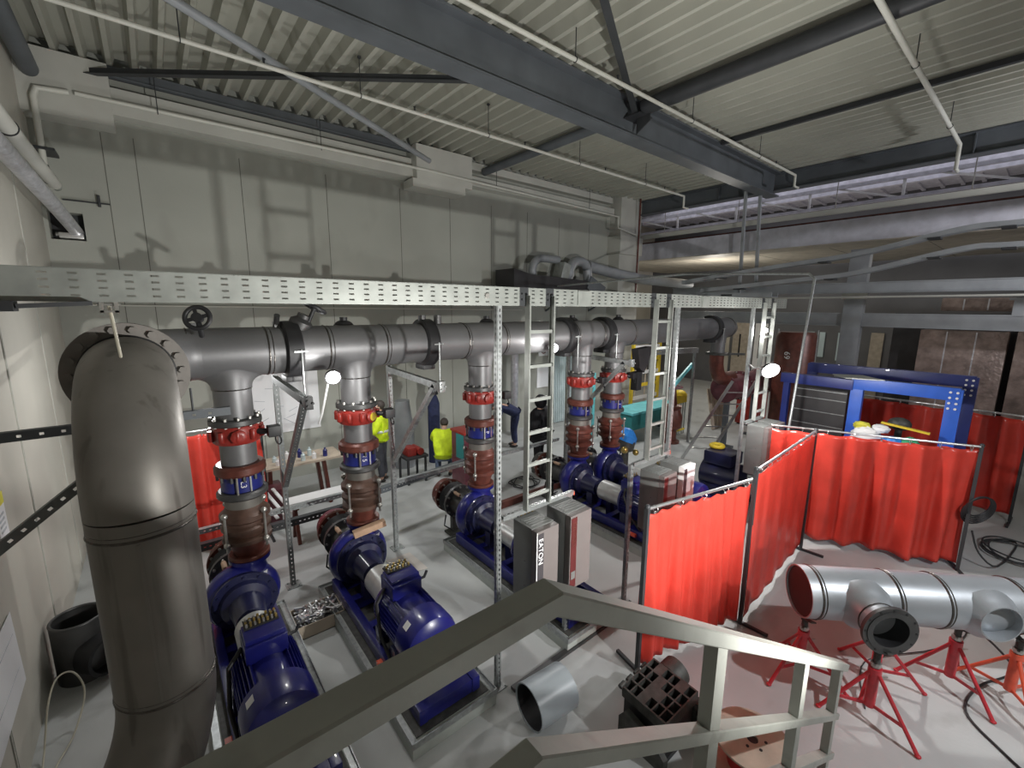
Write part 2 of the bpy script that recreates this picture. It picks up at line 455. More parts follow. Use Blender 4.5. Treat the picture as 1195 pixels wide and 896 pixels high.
# ------------------------------------------------------------------ roof steel
def ibeam(g, p0, p1, bf, h, tf, tw):
    """I section from p0 to p1 given at the underside centre"""
    p0 = V(p0); p1 = V(p1)
    g.bar(p0 + V((0, 0, tf / 2)), p1 + V((0, 0, tf / 2)), bf, tf)
    g.bar(p0 + V((0, 0, h - tf / 2)), p1 + V((0, 0, h - tf / 2)), bf, tf)
    g.bar(p0 + V((0, 0, h / 2)), p1 + V((0, 0, h / 2)), tw, h - 2 * tf)
def roof():
    t = thing('roof_beam', 'big grey steel roof beam running diagonally across the picture under the ribbed deck', 'beam', (6, 5.3, 6.7))
    g = G(); ibeam(g, (-1.15, 5.3, 6.7), (13.5, 5.3, 6.7), .32, .62, .035, .03); obj('i_section', g, 'steel', t)
    g = G(); g.poly([(7.0, 5.13, 6.74), (7.0, 4.86, 6.9), (7.0, 4.86, 7.2), (7.0, 5.13, 7.28)], (.02, 0, 0))
    g.box((6.82, 4.95, 7.0), (7.2, 5.28, 7.02)); obj('gusset_plate', g, 'steelD', t)
    g = G(); ibeam(g, (13.6, -5.8, 6.86), (13.6, 9.6, 6.86), .28, .46, .03, .03)
    for y in (1.5, 6.8): g.box((13.47, y - .01, 6.89), (13.59, y + .01, 7.29))
    tag(obj('cross_beam', g, 'steel'), 'long dark grey cross beam closing the ribbed ceiling above the pale hall duct', 'beam')
    g = G(); g.cyl((7.0, 5.47, 7.12), (7.0, 9.75, 7.12), .095); tag(obj('strut_tube', g, 'steel'), 'short grey round strut between the concrete corbel and the big roof beam', 'strut')
    g = G(); g.cyl((7.0, -5.5, 7.14), (7.0, 4.98, 7.14), .13); tag(obj('strut_tube', g, 'steelD'), 'thick dark round strut from the roof beam out of the top right of the frame', 'strut')
    g = G(); g.cyl((-.05, 6.2, 6.98), (5.25, 9.46, 6.97), .055); tag(obj('brace_tube', g, 'steelL'), 'slim pale grey round brace ending at the concrete corbel', 'brace')
    g = G(); g.bar((-.45, 9.7, 7.1), (4.9, 5.5, 7.08), .10, .012); g.bar((-.45, 9.7, 7.14), (4.9, 5.5, 7.12), .012, .09)
    tag(obj('brace_angle', g, 'steelD'), 'long dark steel angle brace across the top left under the ribs', 'brace')
    g = G(); g.bar((4.1, 3.6, 7.2), (6.92, 5.1, 7.03), .10, .012); g.bar((4.1, 3.6, 7.24), (6.92, 5.1, 7.08), .012, .09)
    tag(obj('brace_angle', g, 'steelD'), 'dark steel angle brace from the top edge down to the gusset on the roof beam', 'brace')
    g = G(); g.box((10.0, -5.5, 7.23), (10.08, 5.1, 7.315)); tag(obj('purlin_bar', g, 'steelD'), 'thin dark bar running across the ribs right of the big roof beam', 'bar')
    g = G(); g.bar((-.2, 9.66, 7.14), (4.9, 9.66, 7.14), .12, .02); g.bar((-.2, 9.70, 7.22), (4.9, 9.70, 7.22), .02, .18)
    tag(obj('edge_channel', g, 'steel'), 'grey steel edge channel along the wall under the deck ends', 'channel')
roof()

def sprinkler(name, y, x0, x1, z, label, hang, drop=None, r=.028):
    t = thing(name, label, 'pipe', ((x0 + x1) / 2, y, z), 'white ceiling pipes')
    g = G(); pts = [(x0, y, z), (x1, y, z)]
    g.tube(pts, r, 12)
    if drop: g.tube([(x1, y, z), (x1, y, z - drop), (x1 + .25, y, z - drop)], r, 12)
    obj('pipe_run', g, 'white_paint', t)
    for x in hang:
        g = G(); g.cyl((x, y, z), (x, y, 7.36), .007, n=8); g.torus((x, y, z), (1, 0, 0), r + .006, .006, 16, 6); g.box((x - .02, y - .02, 7.36), (x + .02, y + .02, 7.39))
        obj('hanger_rod', g, 'steelD', t)
    for x in hang:
        g = G(); g.cyl((x + .9, y, z), (x + .9, y, z + .08), .014, n=10); g.cyl((x + .9, y, z + .08), (x + .9, y, z + .085), .025, n=10)
        obj('sprinkler_head', g, 'steelD', t)
    return t
sprinkler('sprinkler_pipe', 4.47, 2.8, 12.6, 6.94, 'white sprinkler pipe running along the right side of the big roof beam', (4.7, 7.7, 10.5), .25)
sprinkler('sprinkler_pipe', 7.11, -1.0, 12.1, 6.85, 'long thin white sprinkler pipe between the big roof beam and the wall', (.6, 2.8, 5.2, 7.7, 10.2), .3)
sprinkler('sprinkler_pipe', 1.63, 5.7, 12.75, 6.94, 'white sprinkler pipe slanting down at the top right of the picture', (8.3, 11.4), .45, r=.034)
t = thing('wall_pipe', 'white pipe running under the concrete ledge along the back wall', 'pipe', (4, 9.5, 6.6))
g = G(); g.tube([(-.55, 9.55, 6.76), (5.2, 9.46, 6.76), (12.2, 9.46, 6.65), (12.2, 9.46, 6.3), (13.3, 9.44, 6.15)], .03, 12); obj('pipe_run', g, 'white_paint', t)
for x in (.4, 2.9, 7.2, 10.8):
    g = G(); g.cyl((x, 9.5, 6.7), (x, 9.5, 7.3), .007, n=8); obj('hanger_rod', g, 'steelD', t)
t = thing('drop_pipe', 'short white pipe dropping down the wall in the upper left corner', 'pipe', (-.98, 9.6, 6))
g = G(); g.tube([(-.62, 9.58, 6.76), (-.95, 9.55, 6.72), (-.99, 9.55, 6.6), (-1.0, 9.6, 5.66)], .04, 12); obj('pipe_run', g, 'white_paint', t)
g = G(); g.box((-1.12, 9.54, 5.9), (-.86, 9.98, 5.94)); obj('wall_bracket', g, 'steelD', t)
g = G(); g.cyl((-1.0, 9.6, 5.7), (-1.0, 9.6, 5.62), .05); obj('end_cap', g, 'black', t)
# pipes in the upper left corner
t = thing('foil_pipe', 'foil wrapped pipe on the left entering the wall opening', 'pipe', (-.9, 7, 5))
g = G(); g.tube([(-.95, 1.0, 5.12), (-.94, 6.5, 5.15), (-.86, 8.5, 4.99), (-.80, 10.15, 4.82)], .085, 20); obj('foil_wrap', g, 'foil', t)
t = thing('plain_pipe', 'pale grey pipe above the foil wrapped pipe in the left corner', 'pipe', (-.9, 6, 5.4))
g = G(); g.tube([(-.92, 1.0, 5.45), (-.9, 6.35, 5.38), (-.88, 9.1, 5.36)], .075, 20); obj('pipe_run', g, 'ledge', t)
for y in (6.6, 8.8):
    g = G(); g.torus((-.9, y, 5.375), (0, 1, 0), .078, .008, 24, 6); obj('clamp_band', g, 'black', t)
g = G(); g.cyl((-.88, 9.1, 5.36), (-.88, 9.35, 5.36), .05); obj('end_stub', g, 'galvB', t)
t = thing('insulated_pipe', 'thick dark grey insulated pipe at the very top left corner', 'pipe', (-1, 7, 7))
g = G(); g.tube([(-1.0, 5.75, 7.08), (-1.0, 9.6, 6.98)], .11, 20); g.sphere((-1.0, 9.6, 6.98), .11); obj('insulation', g, 'steel', t)
g = G(); g.box((-1.0, 9.9, 4.72), (-.72, 10.2, 4.8), bevel=.01); g.cyl((-1.05, 10.1, 4.78), (-.72, 10.1, 4.78), .04)
tag(obj('duct_stub', g, 'silver'), 'shiny metal stub lying in the square wall opening', 'duct')
g = G(); g.bar((-.9, 9.95, 5.3), (-.35, 9.95, 5.3), .02, .02); g.cyl((-.48, 9.92, 5.24), (-.48, 9.92, 5.42), .02, n=10)
tag(obj('pipe_bracket', g, 'steelD'), 'small dark bracket fixed to the wall beside the opening', 'bracket')
g = G(); g.tube([(-1.1, 9.95, 3.69), (8.5, 9.95, 3.62)], .014, 8); tag(obj('wall_conduit', g, 'white_paint'), 'thin pale conduit line running level along the back wall behind the pipe header', 'conduit')
# ------------------------------------------------------------------ big riser pipe in the foreground left
def big_pipe():
    t = thing('riser_pipe', 'huge dull stainless riser pipe with bolted flange in the left foreground', 'pipe', (-.17, 3.25, 0))
    R = .254; X = -.17
    g = G(); g.tube([(X, 4.0, 3.23), (X, 3.96, 3.23)] + arc((X, 3.96, 2.52), .71, (0, 0, 1), (0, -1, 0), 0, pi / 2, 16)[1:], R, 48, cap=False); obj('upper_elbow', g, 'stainless', t)
    g = G(); g.cyl((X, 3.25, 1.34), (X, 3.25, 2.52), R, n=48); obj('straight_pipe', g, 'stainless', t)
    d = V((-.62, -.78, 0)); c = V((X, 3.25, 1.34)) + d * .62
    g = G(); g.tube(arc(c, .62, -d, (0, 0, -1), 0, pi / 2, 14) + [c + d * .12 - V((0, 0, .62))], R, 48, cap=False)
    obj('lower_elbow', g, 'stainless', t)
    for z in (2.42, 1.36):
        g = G(); g.torus((X, 3.25, z), (0, 0, 1), R - .004, .010, 48, 8); g.torus((X, 3.25, z + .03), (0, 0, 1), R - .0045, .006, 48, 6); obj('weld_bead', g, 'weld', t)
    g = G(); g.box((X - .03, 2.993, 1.4), (X - .015, 3.0, 2.4)); obj('seam_weld', g, 'stainless', t)
    g = G(); g.hollow((X, 4.0, 3.23), (X, 4.045, 3.23), .345, .25, 56); obj('flange', g, 'flange', t)
    g = G(); g.hollow((X, 4.05, 3.23), (X, 4.095, 3.23), .345, .25, 56); obj('flange', g, 'flange', t)
    g = G(); g.bolts((X, 4.045, 3.23), (0, 1, 0), .30, 18, .026, .15); obj_split('flange_bolt', g, 'flange', t, angle=30)
    g = G(); g.torus((X, 3.99, 3.23), (0, 1, 0), R + .002, .008, 48, 8); obj('weld_bead', g, 'black', t)
    # slotted strut holding it
    t = thing('pipe_strut', 'grey slotted strut passing level behind the big riser pipe', 'strut', (-.3, 3.58, 2.97))
    slot_channel(t, (-1.14, 4.22, 2.835), (.42, 4.22, 2.835), .066, .05, (0, -1, 0), 'steel', .105, .022, .018)
    g = G(); g.cyl((.17, 4.245, 2.86), (.17, 4.245, 3.05), .008, n=8); obj('hanger_rod', g, 'steelD', t)
    t = thing('brace_strut', 'dark slotted strut rising diagonally to the big riser pipe at the left edge', 'strut', (-.6, 3.58, 2.5))
    slot_channel(t, (-1.14, 3.56, 2.07), (-.02, 3.56, 2.97), .06, .05, (0, -1, 0), 'galvD', .075, .022, .016)
    t = thing('lifting_rod', 'thin pale rod hung from the perforated tray above the big riser pipe', 'rod', (-.17, 3, 3.7))
    g = G(); g.tube([(-.165, 2.99, 3.70), (-.17, 3.40, 3.40)], .008, 8); obj('rod', g, 'cable', t)
    g = G(); g.box((-.20, 2.97, 3.66), (-.185, 3.0, 3.74)); g.box((-.145, 2.97, 3.66), (-.13, 3.0, 3.74)); g.box((-.2, 2.97, 3.66), (-.13, 3.0, 3.67)); g.cyl((-.21, 2.985, 3.7), (-.12, 2.985, 3.7), .007, n=8)
    obj('hook', g, 'bolt', t)

def slot_channel(parent, p0, p1, w, d, face, m, pitch=.1, sl=.03, sw=.014, name='slotted_channel'):
    """C channel from p0 to p1; slotted web facing 'face', returns depth d behind it"""
    p0 = V(p0); p1 = V(p1); face = V(face).normalized(); u = (p1 - p0).normalized(); L = (p1 - p0).length
    v = face.cross(u).normalized()
    us = [0]; hole = []
    n = int(L / pitch)
    for k in range(n):
        a = (k + .5) * pitch
        us += [a - sl / 2, a + sl / 2]
    us.append(L)
    vs = [0, w / 2 - sw / 2, w / 2 + sw / 2, w]
    g = G()
    o = p0 - v * w / 2
    g.grid_plate(o, u, v, us, vs, lambda i, j: j == 1 and i % 2 == 1, .004)
    a = p0 - face * d / 2
    g.bar(a - v * (w / 2 - .002), p1 - face * d / 2 - v * (w / 2 - .002), .004, d, face)
    g.bar(a + v * (w / 2 - .002), p1 - face * d / 2 + v * (w / 2 - .002), .004, d, face)
    return obj(name, g, m, parent, smooth=False)

# ------------------------------------------------------------------ perforated tray and racks
def tray():
    t = thing('cable_tray', 'long perforated galvanised cable tray running level across the picture', 'cable tray', (4, 2.95, 3.7))
    x0, x1 = -1.14, 8.5; z0, h = 3.715, .15
    us = [0]; k = 0; x = .75
    while x < x1 - x0 - .05:
        us += [x, x + .034]; x += .1
    us.append(x1 - x0)
    vs = [0, .022, .032, .058, .068, .092, .102, .124, .134, h]
    g = G()
    g.grid_plate((x0, 2.93, z0), (1, 0, 0), (0, 0, 1), us, vs, lambda i, j: i % 2 == 1 and j % 2 == 1, .003)
    g.box((x0, 2.93, z0 - .003), (x1, 2.99, z0)); g.box((x0, 2.93, z0 + h), (x1, 2.99, z0 + h + .003))
    obj('perforated_plate', g, 'galvB', t, smooth=False)
    g = G(); g.cyl((2.12, 2.915, z0 + .075), (2.12, 2.93, z0 + .075), .02, n=12); g.box((2.1, 2.922, z0 + .055), (2.14, 2.925, z0 + .095))
    for a, b in ((-1.0, .12), (-.93, .03), (-.72, .035)): g.cyl((a, 2.915, z0 + b), (a, 2.93, z0 + b), .008, n=8)
    obj_split('joint_bolt', g, 'bolt', t)
    for x in (3.2, 5.6): 
        g = G(); g.box((x, 2.915, z0 + .005), (x + .18, 2.929, z0 + h - .005)); obj('splice_plate', g, 'galvB', t, smooth=False)
    t = thing('tray_bracket', 'dark steel bracket under the left end of the perforated tray', 'bracket', (-.7, 2.7, 3.7))
    g = G(); g.bar((-1.15, 2.86, 3.69), (-.46, 2.86, 3.69), .10, .045); g.bar((-.46, 2.86, 3.69), (-.22, 2.90, 3.705), .06, .02); obj('bracket_arm', g, 'steelD', t)
    def upright(x, y, z0, z1, label):
        t = thing('rack_upright', label, 'upright', (x, y, z0))
        slot_channel(t, (x, y - .02, z0), (x, y - .02, z1), .042, .045, (0, -1, 0), 'galv', .05, .026, .013)
        slot_channel(t, (x - .024, y + .002, z0), (x - .024, y + .002, z1), .04, .004, (-1, 0, 0), 'galv', .05, .026, .013, 'side_flange')
        if z0 < .2:
            g = G(); g.box((x - .07, y - .07, 0), (x + .07, y + .07, .01)); g.bolts((x, y, .012), (0, 0, 1), .075, 4, .009, .02, .5); obj('foot_plate', g, 'galv', t)
    upright(2.27, 2.97, 0, 3.715, 'tall perforated upright beside the two nearest drive cabinets, the nearest of the tray posts')
    upright(5.10, 2.97, 0, 3.715, 'tall perforated upright just right of the second vertical cable ladder')
    upright(7.30, 2.97, 0, 3.715, 'tall perforated upright beside the farthest vertical cable ladder')
    upright(3.22, 2.97, 0, 1.76, 'short perforated upright behind the second drive cabinet from the left')
    upright(4.30, 2.97, 0, 1.84, 'short perforated upright left of the middle pair of drive cabinets')
    def crossbar(x0, x1, z, label):
        t = thing('rack_crossbar', label, 'crossbar', ((x0 + x1) / 2, 2.95, z))
        slot_channel(t, (x0, 2.945, z), (x1, 2.945, z), .041, .041, (0, 0, 1), 'galv', .05, .026, .013)
        g = G(); g.box((x1, 2.92, z - .045), (x1 + .006, 2.97, z + .002)); obj('end_cap', g, 'orange_stand', t)
    crossbar(2.30, 3.24, 1.80, 'slotted crossbar with an orange end above the two nearest drive cabinets')
    crossbar(4.30, 5.08, 1.86, 'slotted crossbar above the middle pair of drive cabinets')
    crossbar(7.32, 8.05, 1.88, 'slotted crossbar above the farthest pair of drive cabinets')
    def vladder(x0, x1, z0, label):
        t = thing('cable_ladder', label, 'cable ladder', ((x0 + x1) / 2, 2.9, z0), 'vertical cable ladders')
        for x in (x0, x1):
            g = G(); g.box((x - .003, 2.87, z0), (x + .003, 2.93, 3.80)); s = 1 if x == x0 else -1
            g.box((min(x, x + s * .015), 2.87, z0), (max(x, x + s * .015), 2.873, 3.80)); g.box((min(x, x + s * .015), 2.927, z0), (max(x, x + s * .015), 2.93, 3.80))
            obj('rail', g, 'galvB', t, smooth=False)
        z = z0 + .12
        while z < 3.7:
            g = G(); g.box((x0, 2.885, z), (x1, 2.915, z + .03)); obj('rung', g, 'galvB', t, smooth=False); z += .31
        for x in (x0 - .02, x1 - .02):
            g = G(); g.box((x - .05, 2.926, 3.71), (x + .05, 2.929, 3.87)); g.bolts((x, 2.92, 3.79), (0, 1, 0), .035, 4, .008, .016, .5); obj('joint_plate', g, 'steelD', t)
    vladder(2.54, 2.85, 1.80, 'vertical galvanised cable ladder beside the tall upright above the nearest drive cabinets')
    vladder(4.51, 4.83, 1.86, 'vertical galvanised cable ladder above the middle pair of drive cabinets')
    vladder(7.55, 7.92, 1.88, 'vertical galvanised cable ladder above the farthest pair of drive cabinets')

def cabinet(x, w, z0, z1, front, side, strip, label, word=None, ink='white'):
    yb, yf = 2.925, 2.60
    t = thing('drive_cabinet', label, 'cabinet', (x + w / 2, 2.76, z0), 'drive cabinets hung on the rack')
    g = G(); g.box((x, yf + .07, z0), (x + w, yb, z1), bevel=.006); obj('body', g, side, t)
    g = G(); g.box((x + .002, yf, z0 + .01), (x + w - .002, yf + .07, z1 - .006), bevel=.008); obj('front_cover', g, front, t)
    g = G(); g.box((x + .012, yf - .004, z0 + .03), (x + w * .30, yf + .004, z1 - .03)); obj('dark_strip', g, strip, t)
    g = G(); g.box((x - .001, yf - .003, z0 + .02), (x + .008, yf + .004, z1 - .012)); obj('edge_glint', g, 'white' if strip == 'cabS' else front, t)  # white strip paints a highlight along the left edge
    g = G()
    for k in range(5): g.box((x + .03, yf + .11 + k * .035, z1 - .001), (x + w - .03, yf + .125 + k * .035, z1 + .004))
    obj('top_vent', g, 'cab', t)
    g = G(); g.cyl((x - .003, yf + .16, z0 + .2), (x + .002, yf + .16, z0 + .2), .006, n=8); g.cyl((x - .003, yf + .16, z0 + .45), (x + .002, yf + .16, z0 + .45), .006, n=8); obj_split('side_screw', g, 'cabS', t)
    g = G(); g.box((x + .04, yf + .05, z0 - .03), (x + w - .04, yb - .05, z0)); obj('gland_plate', g, 'cabS', t)
    if word:
        text_mesh('lettering', word, .075, frame_mtx((x + w * .16, yf - .0045, z1 - .2), (0, 0, -1), (1, 0, 0)), ink, t)
    g = G(); g.box((x + .02, yf - .008, z0 + .12), (x + w * .26, yf - .003, z0 + .20)); g.box((x + .03, yf - .010, z0 + .14), (x + w * .2, yf - .007, z0 + .18)); obj('keypad', g, 'cab', t)

def cabinets():
    cabinet(2.42, .275, .95, 1.75, 'cabL', 'cab', 'cabS', 'grey drive cabinet with white vertical lettering, nearest of the six beside the tall upright', 'EATON')
    cabinet(2.85, .30, .98, 1.765, 'cabL', 'cab', 'red_lit', 'drive cabinet, red glow painted into its strip, second from the left above the stair rail', 'EATON', 'rust')  # lettering and strip coloured as lit by the red curtain
    cabinet(4.43, .285, 1.0, 1.765, 'cabL', 'cab', 'red_lit', 'drive cabinet painted with red glow, left one of the middle pair behind the welding curtain', None)
    cabinet(4.86, .285, 1.0, 1.775, 'white', 'cab', 'cabS', 'drive cabinet with bright light painted on its front, right one of the middle pair', None)  # white front cover paints the light falling on this cabinet
    cabinet(7.40, .285, 1.0, 1.83, 'cabL', 'cab', 'cab', 'drive cabinet, left one of the farthest pair in front of the bright lamp', None)
    cabinet(7.80, .285, 1.0, 1.83, 'cabL', 'cab', 'cab', 'drive cabinet, right one of the farthest pair in front of the bright lamp', None)

# ------------------------------------------------------------------ header pipe
RX = (.55, 1.81, 3.64, 5.85, 6.77)
HY, HZ, HR = 5.2, 3.23, .25
def header():
    t = thing('header_pipe', 'long grey steel header pipe with tee outlets above the row of blue pumps', 'pipe', (5, HY, HZ))
    X = -.17
    g = G(); g.tube([(X, 4.10, HZ), (X, 4.72, HZ)] + arc((X + .48, 4.72, HZ), .48, (-1, 0, 0), (0, 1, 0), 0, pi / 2, 14)[1:], HR, 40, cap=False); obj('end_elbow', g, 'stain_hdr', t)
    edges = [.31, 1.10, 2.75, 5.36, 6.35, 10.45, 11.3]
    for a, b in zip(edges, edges[1:]):
        g = G(); g.cyl((a, HY, HZ), (b, HY, HZ), HR, n=40); obj('header_section', g, 'stain_hdr', t)
    g = G(); g.lathe((11.3, HY, HZ), (1, 0, 0), [(0, HR), (.06, .24), (.12, .19), (.15, .1), (.16, .01)], 40); obj('end_cap', g, 'stain_hdr', t)
    for x in RX + (10.9,):
        r = .18
        g = G(); bm = g.bm; rows = []                # saddle: every side of the neck runs up into the header's own surface
        for k in range(9):
            q = k / 8; row = []
            for i in range(48):
                th = 2 * pi * i / 48; ex, ey = .315 * cos(th), .218 * sin(th); ze = HZ - sqrt(HR * HR - ey * ey) + .006
                p0 = V((r * cos(th), r * sin(th), 2.87)); p2 = V((ex, ey, ze)); p1 = V((r * cos(th) * 1.01, r * sin(th) * 1.01, max(2.90, ze - .015)))
                p = p0 * (1 - q) ** 2 + p1 * 2 * q * (1 - q) + p2 * q * q; row.append(bm.verts.new((x + p.x, HY + p.y, p.z)))
            rows.append(row)
        for p, q in zip(rows, rows[1:]): g._bridge(p, q)
        obj('tee_neck', g, 'stain_hdr', t)
        for dx in (-.33, .33):
            g = G(); g.torus((x + dx, HY, HZ), (1, 0, 0), HR - .002, .010, 40, 8); g.torus((x + dx + .04, HY, HZ), (1, 0, 0), HR - .003, .006, 40, 6); obj('weld_bead', g, 'weld', t)
    for x in (1.12, 2.75, 5.36, 6.38, 10.45):
        w = .085
        g = G(); g.lathe((x - w, HY, HZ), (1, 0, 0), [(0, HR - .005), (0, .275), (.015, .31), (2 * w - .015, .31), (2 * w, .275), (2 * w, HR - .005)], 40)
        obj('clamp_ring', g, 'black', t)
        g = G(); g.box((x - w, HY - .12, HZ - .345), (x + w, HY + .12, HZ - .28), bevel=.02); obj('ring_lug', g, 'black', t)
        g = G(); g.cyl((x + .04, HY - .315, HZ - .52), (x + .04, HY - .315, HZ + .02), .009, n=8); g.bar((x - .03, HY - .315, HZ + .0), (x + .1, HY - .315, HZ + .0), .016, .016); obj('tie_rod', g, 'galv', t)
    for x in (1.75, 3.85, 5.7, 7.0):
        g = G(); g.sphere((x, HY + .12, HZ + .22), .11, (1.1, 1, .8)); g.cyl((x, HY + .12, HZ + .2), (x, HY + .12, HZ + .34), .045, n=12); obj('gear_housing', g, 'black', t)
    g = G(); g.box((.25, HY - .06, HZ + .24), (.32, HY + .06, HZ + .30)); g.box((.98, HY - .05, HZ + .23), (1.06, HY + .05, HZ + .3)); g.cyl((1.0, HY, HZ + .25), (1.0, HY - .1, HZ + .37), .03, n=10); g.cyl((2.72, HY, HZ + .25), (2.72, HY, HZ + .36), .05); g.cyl((2.95, HY, HZ + .22), (2.95, HY, HZ + .36), .05); obj_split('vent_fitting', g, 'flangeD', t)
    # valve hand wheels
    def wheel(c, ax, R, stem):
        g = G(); g.torus(c, ax, R, .020, 32, 10); x, y = G.basis(ax); c = V(c)
        for k in range(4):
            a = k * pi / 2 + .3; d = x * cos(a) + y * sin(a); g.bar(c + d * .03, c + d * R, .028, .02, ax)
        axv = V(ax).normalized(); g.cyl(c - axv * .03, c + axv * .03, .042); g.tube([c, stem], .022, 10)
        obj('hand_wheel', g, 'black', t)
    wheel((.30, 4.72, 3.59), (-.35, -.9, .25), .095, (.33, 4.92, 3.42))
    wheel((1.37, 5.08, 3.68), (.50, .0, .86), .115, (1.28, 5.13, 3.46))
    g = G(); g.lathe((1.22, HY - .02, 3.46), (.4, -.2, .9), [(0, .12), (.08, .12), (.12, .07), (.16, .07)], 20); obj('gear_box', g, 'flangeD', t)

def riser_set(x, label, extra):
    t = thing('pump_riser', label, 'pump riser', (x, HY, 1.02), 'valve risers between the header and the pumps')
    Y = HY
    def ring(name, z0, z1, r, m, n=32, bev=.01):
        g = G(); g.lathe((x, Y, z0), (0, 0, 1), [(0, r - bev), (bev, r), (z1 - z0 - bev, r), (z1 - z0, r - bev)], n); return obj(name, g, m, t)
    ring('upper_pipe', 2.555, 2.87, .172, 'stain_hdr'); 
    g = G(); g.torus((x, Y, 2.868), (0, 0, 1), .172, .010, 32, 8); obj('weld_bead', g, 'weld', t)
    ring('upper_flange', 2.50, 2.565, .24, 'flangeD')
    g = G(); g.bolts((x, Y, 2.54), (0, 0, 1), .215, 12, .016, .1); obj_split('flange_bolt', g, 'bolt', t)
    g = G(); g.lathe((x, Y, 2.31), (0, 0, 1), [(0, .205), (.02, .22), (.16, .22), (.19, .205)], 32)
    for k in range(10):
        a = 2 * pi * (k + .35) / 10; c = V((x + .232 * cos(a), Y + .232 * sin(a), 2.405)); g.lathe(c - V((0, 0, .055)), (0, 0, 1), [(0, .026), (.01, .032), (.1, .032), (.11, .026)], 10)
    obj('lug_valve', g, 'red_valve', t)
    yel = extra.get('tag'); a = V((.42, -.9, 0) if yel else (-.05, -1, 0)).normalized(); c = V((x, Y, 2.40)) + a * .222
    g = G();     g.lathe(c, a, [(0, .075), (.025, .075), (.035, .06), (.035, .03)], 20 if yel else 8); vp = obj('valve_plate', g, 'red_valve', t)
    if yel: g = G(); g.cyl(c + a * .034, c + a * .042, .05, n=20); obj('yellow_disc', g, 'yellow', vp)
    b = V((.8, -.6, 0)); c = V((x, Y, 2.41)) + b * .22
    g = G(); g.cyl(c, c + b * .10, .03, n=12); g.box(c + b * .16 - V((.06, .06, .05)), c + b * .16 + V((.06, .06, .06)), bevel=.01); g.torus(c + b * .20 - V((0, 0, .09)), (b.x, b.y, .3), .05, .008, 20, 6); obj('actuator', g, 'black', t)
    ring('middle_pipe', 2.075, 2.315, .167, 'stain_hdr')
    ring('check_flange', 1.965, 2.08, .238, 'rust', bev=.025)
    g = G(); g.bolts((x, Y, 1.99), (0, 0, 1), .212, 12, .015, .14); obj_split('flange_bolt', g, 'flangeD', t)
    ring('check_valve', 1.79, 1.975, .192, 'blue_band')
    g = G()
    for k in range(3):
        a = 2 * pi * (k + .1) / 3; g.cyl((x + .213 * cos(a), Y + .213 * sin(a), 1.72), (x + .213 * cos(a), Y + .213 * sin(a), 2.02), .011, n=8)
    obj_split('tie_bolt', g, 'bolt', t)
    ring('lower_flange', 1.715, 1.795, .238, 'flangeD', bev=.02)
    ring('short_pipe', 1.60, 1.72, .175, 'stainless')
    g = G(); pr = [(0, .15)]
    prof = [(0, .16), (.03, .235), (.07, .235), (.09, .19), (.12, .205), (.16, .235), (.19, .235), (.22, .20), (.25, .20), (.28, .238), (.33, .238), (.36, .20), (.41, .175)]
    g.lathe((x, Y, 1.20), (0, 0, 1), prof, 36); obj('expansion_joint', g, extra.get('bellow', 'bellow'), t)
    g = G()
    for k in range(4):
        a = 2 * pi * (k + .4) / 4; c = V((x + .25 * cos(a), Y + .25 * sin(a), 0))
        g.cyl(c + V((0, 0, 1.17)), c + V((0, 0, 1.6)), .013, n=8); g.sphere(c + V((0, 0, 1.57)), .033, u=10, v=6); g.sphere(c + V((0, 0, 1.25)), .033, u=10, v=6)
    obj_split('stay_bolt', g, 'bolt', t)
    g = G(); g.lathe((x, Y, 1.06), (0, 0, 1), [(0, .145), (.04, .15), (.12, .18), (.15, .19)], 32); obj('reducer', g, extra.get('bellow', 'rust'), t)
    ring('pump_flange', 1.02, 1.065, .20, 'rust')
    zc = 1.885; d = V((-.05, -1, 0)).normalized()
    text_mesh('valve_mark', extra.get('mark', 'L3'), .075, frame_mtx(V((x, Y, zc)) + d * .1935, (0, 0, -1), (1, 0, 0)), 'white', t, .001)
    g = G(); g.box((x + .05, Y - .20, 1.80), (x + .065, Y - .185, 1.965)); obj('locating_bar', g, 'silver', t)

def bracket_frame(x, label, m):
    t = thing('support_frame', label, 'support frame', (x, 5.94, 0), 'bracket posts carrying the header pipe')
    slot_channel(t, (x, 5.94, 0), (x, 5.94, 2.86), .06, .06, (0, -1, 0), m, .06, .024, .014, 'post')
    slot_channel(t, (x, 5.94, 2.84), (x, 4.50, 2.80), .06, .075, (0, 0, 1), m, .06, .024, .014, 'arm')
    slot_channel(t, (x, 4.60, 2.74), (x, 5.88, 1.42), .06, .06, (0, -.72, -.7), m, .06, .024, .014, 'brace')
    g = G(); g.box((x - .035, 4.44, 2.70), (x + .035, 4.52, 2.83), bevel=.005); g.bolts((x, 4.43, 2.765), (0, 1, 0), .03, 3, .012, .02); obj('end_joint', g, 'black' if m == 'galvD' else m, t)
    g = G(); g.box((x - .09, 5.86, 0), (x + .09, 6.02, .012)); g.bolts((x, 5.94, .015), (0, 0, 1), .085, 4, .01, .025, .5); obj('foot_plate', g, 'galv', t)

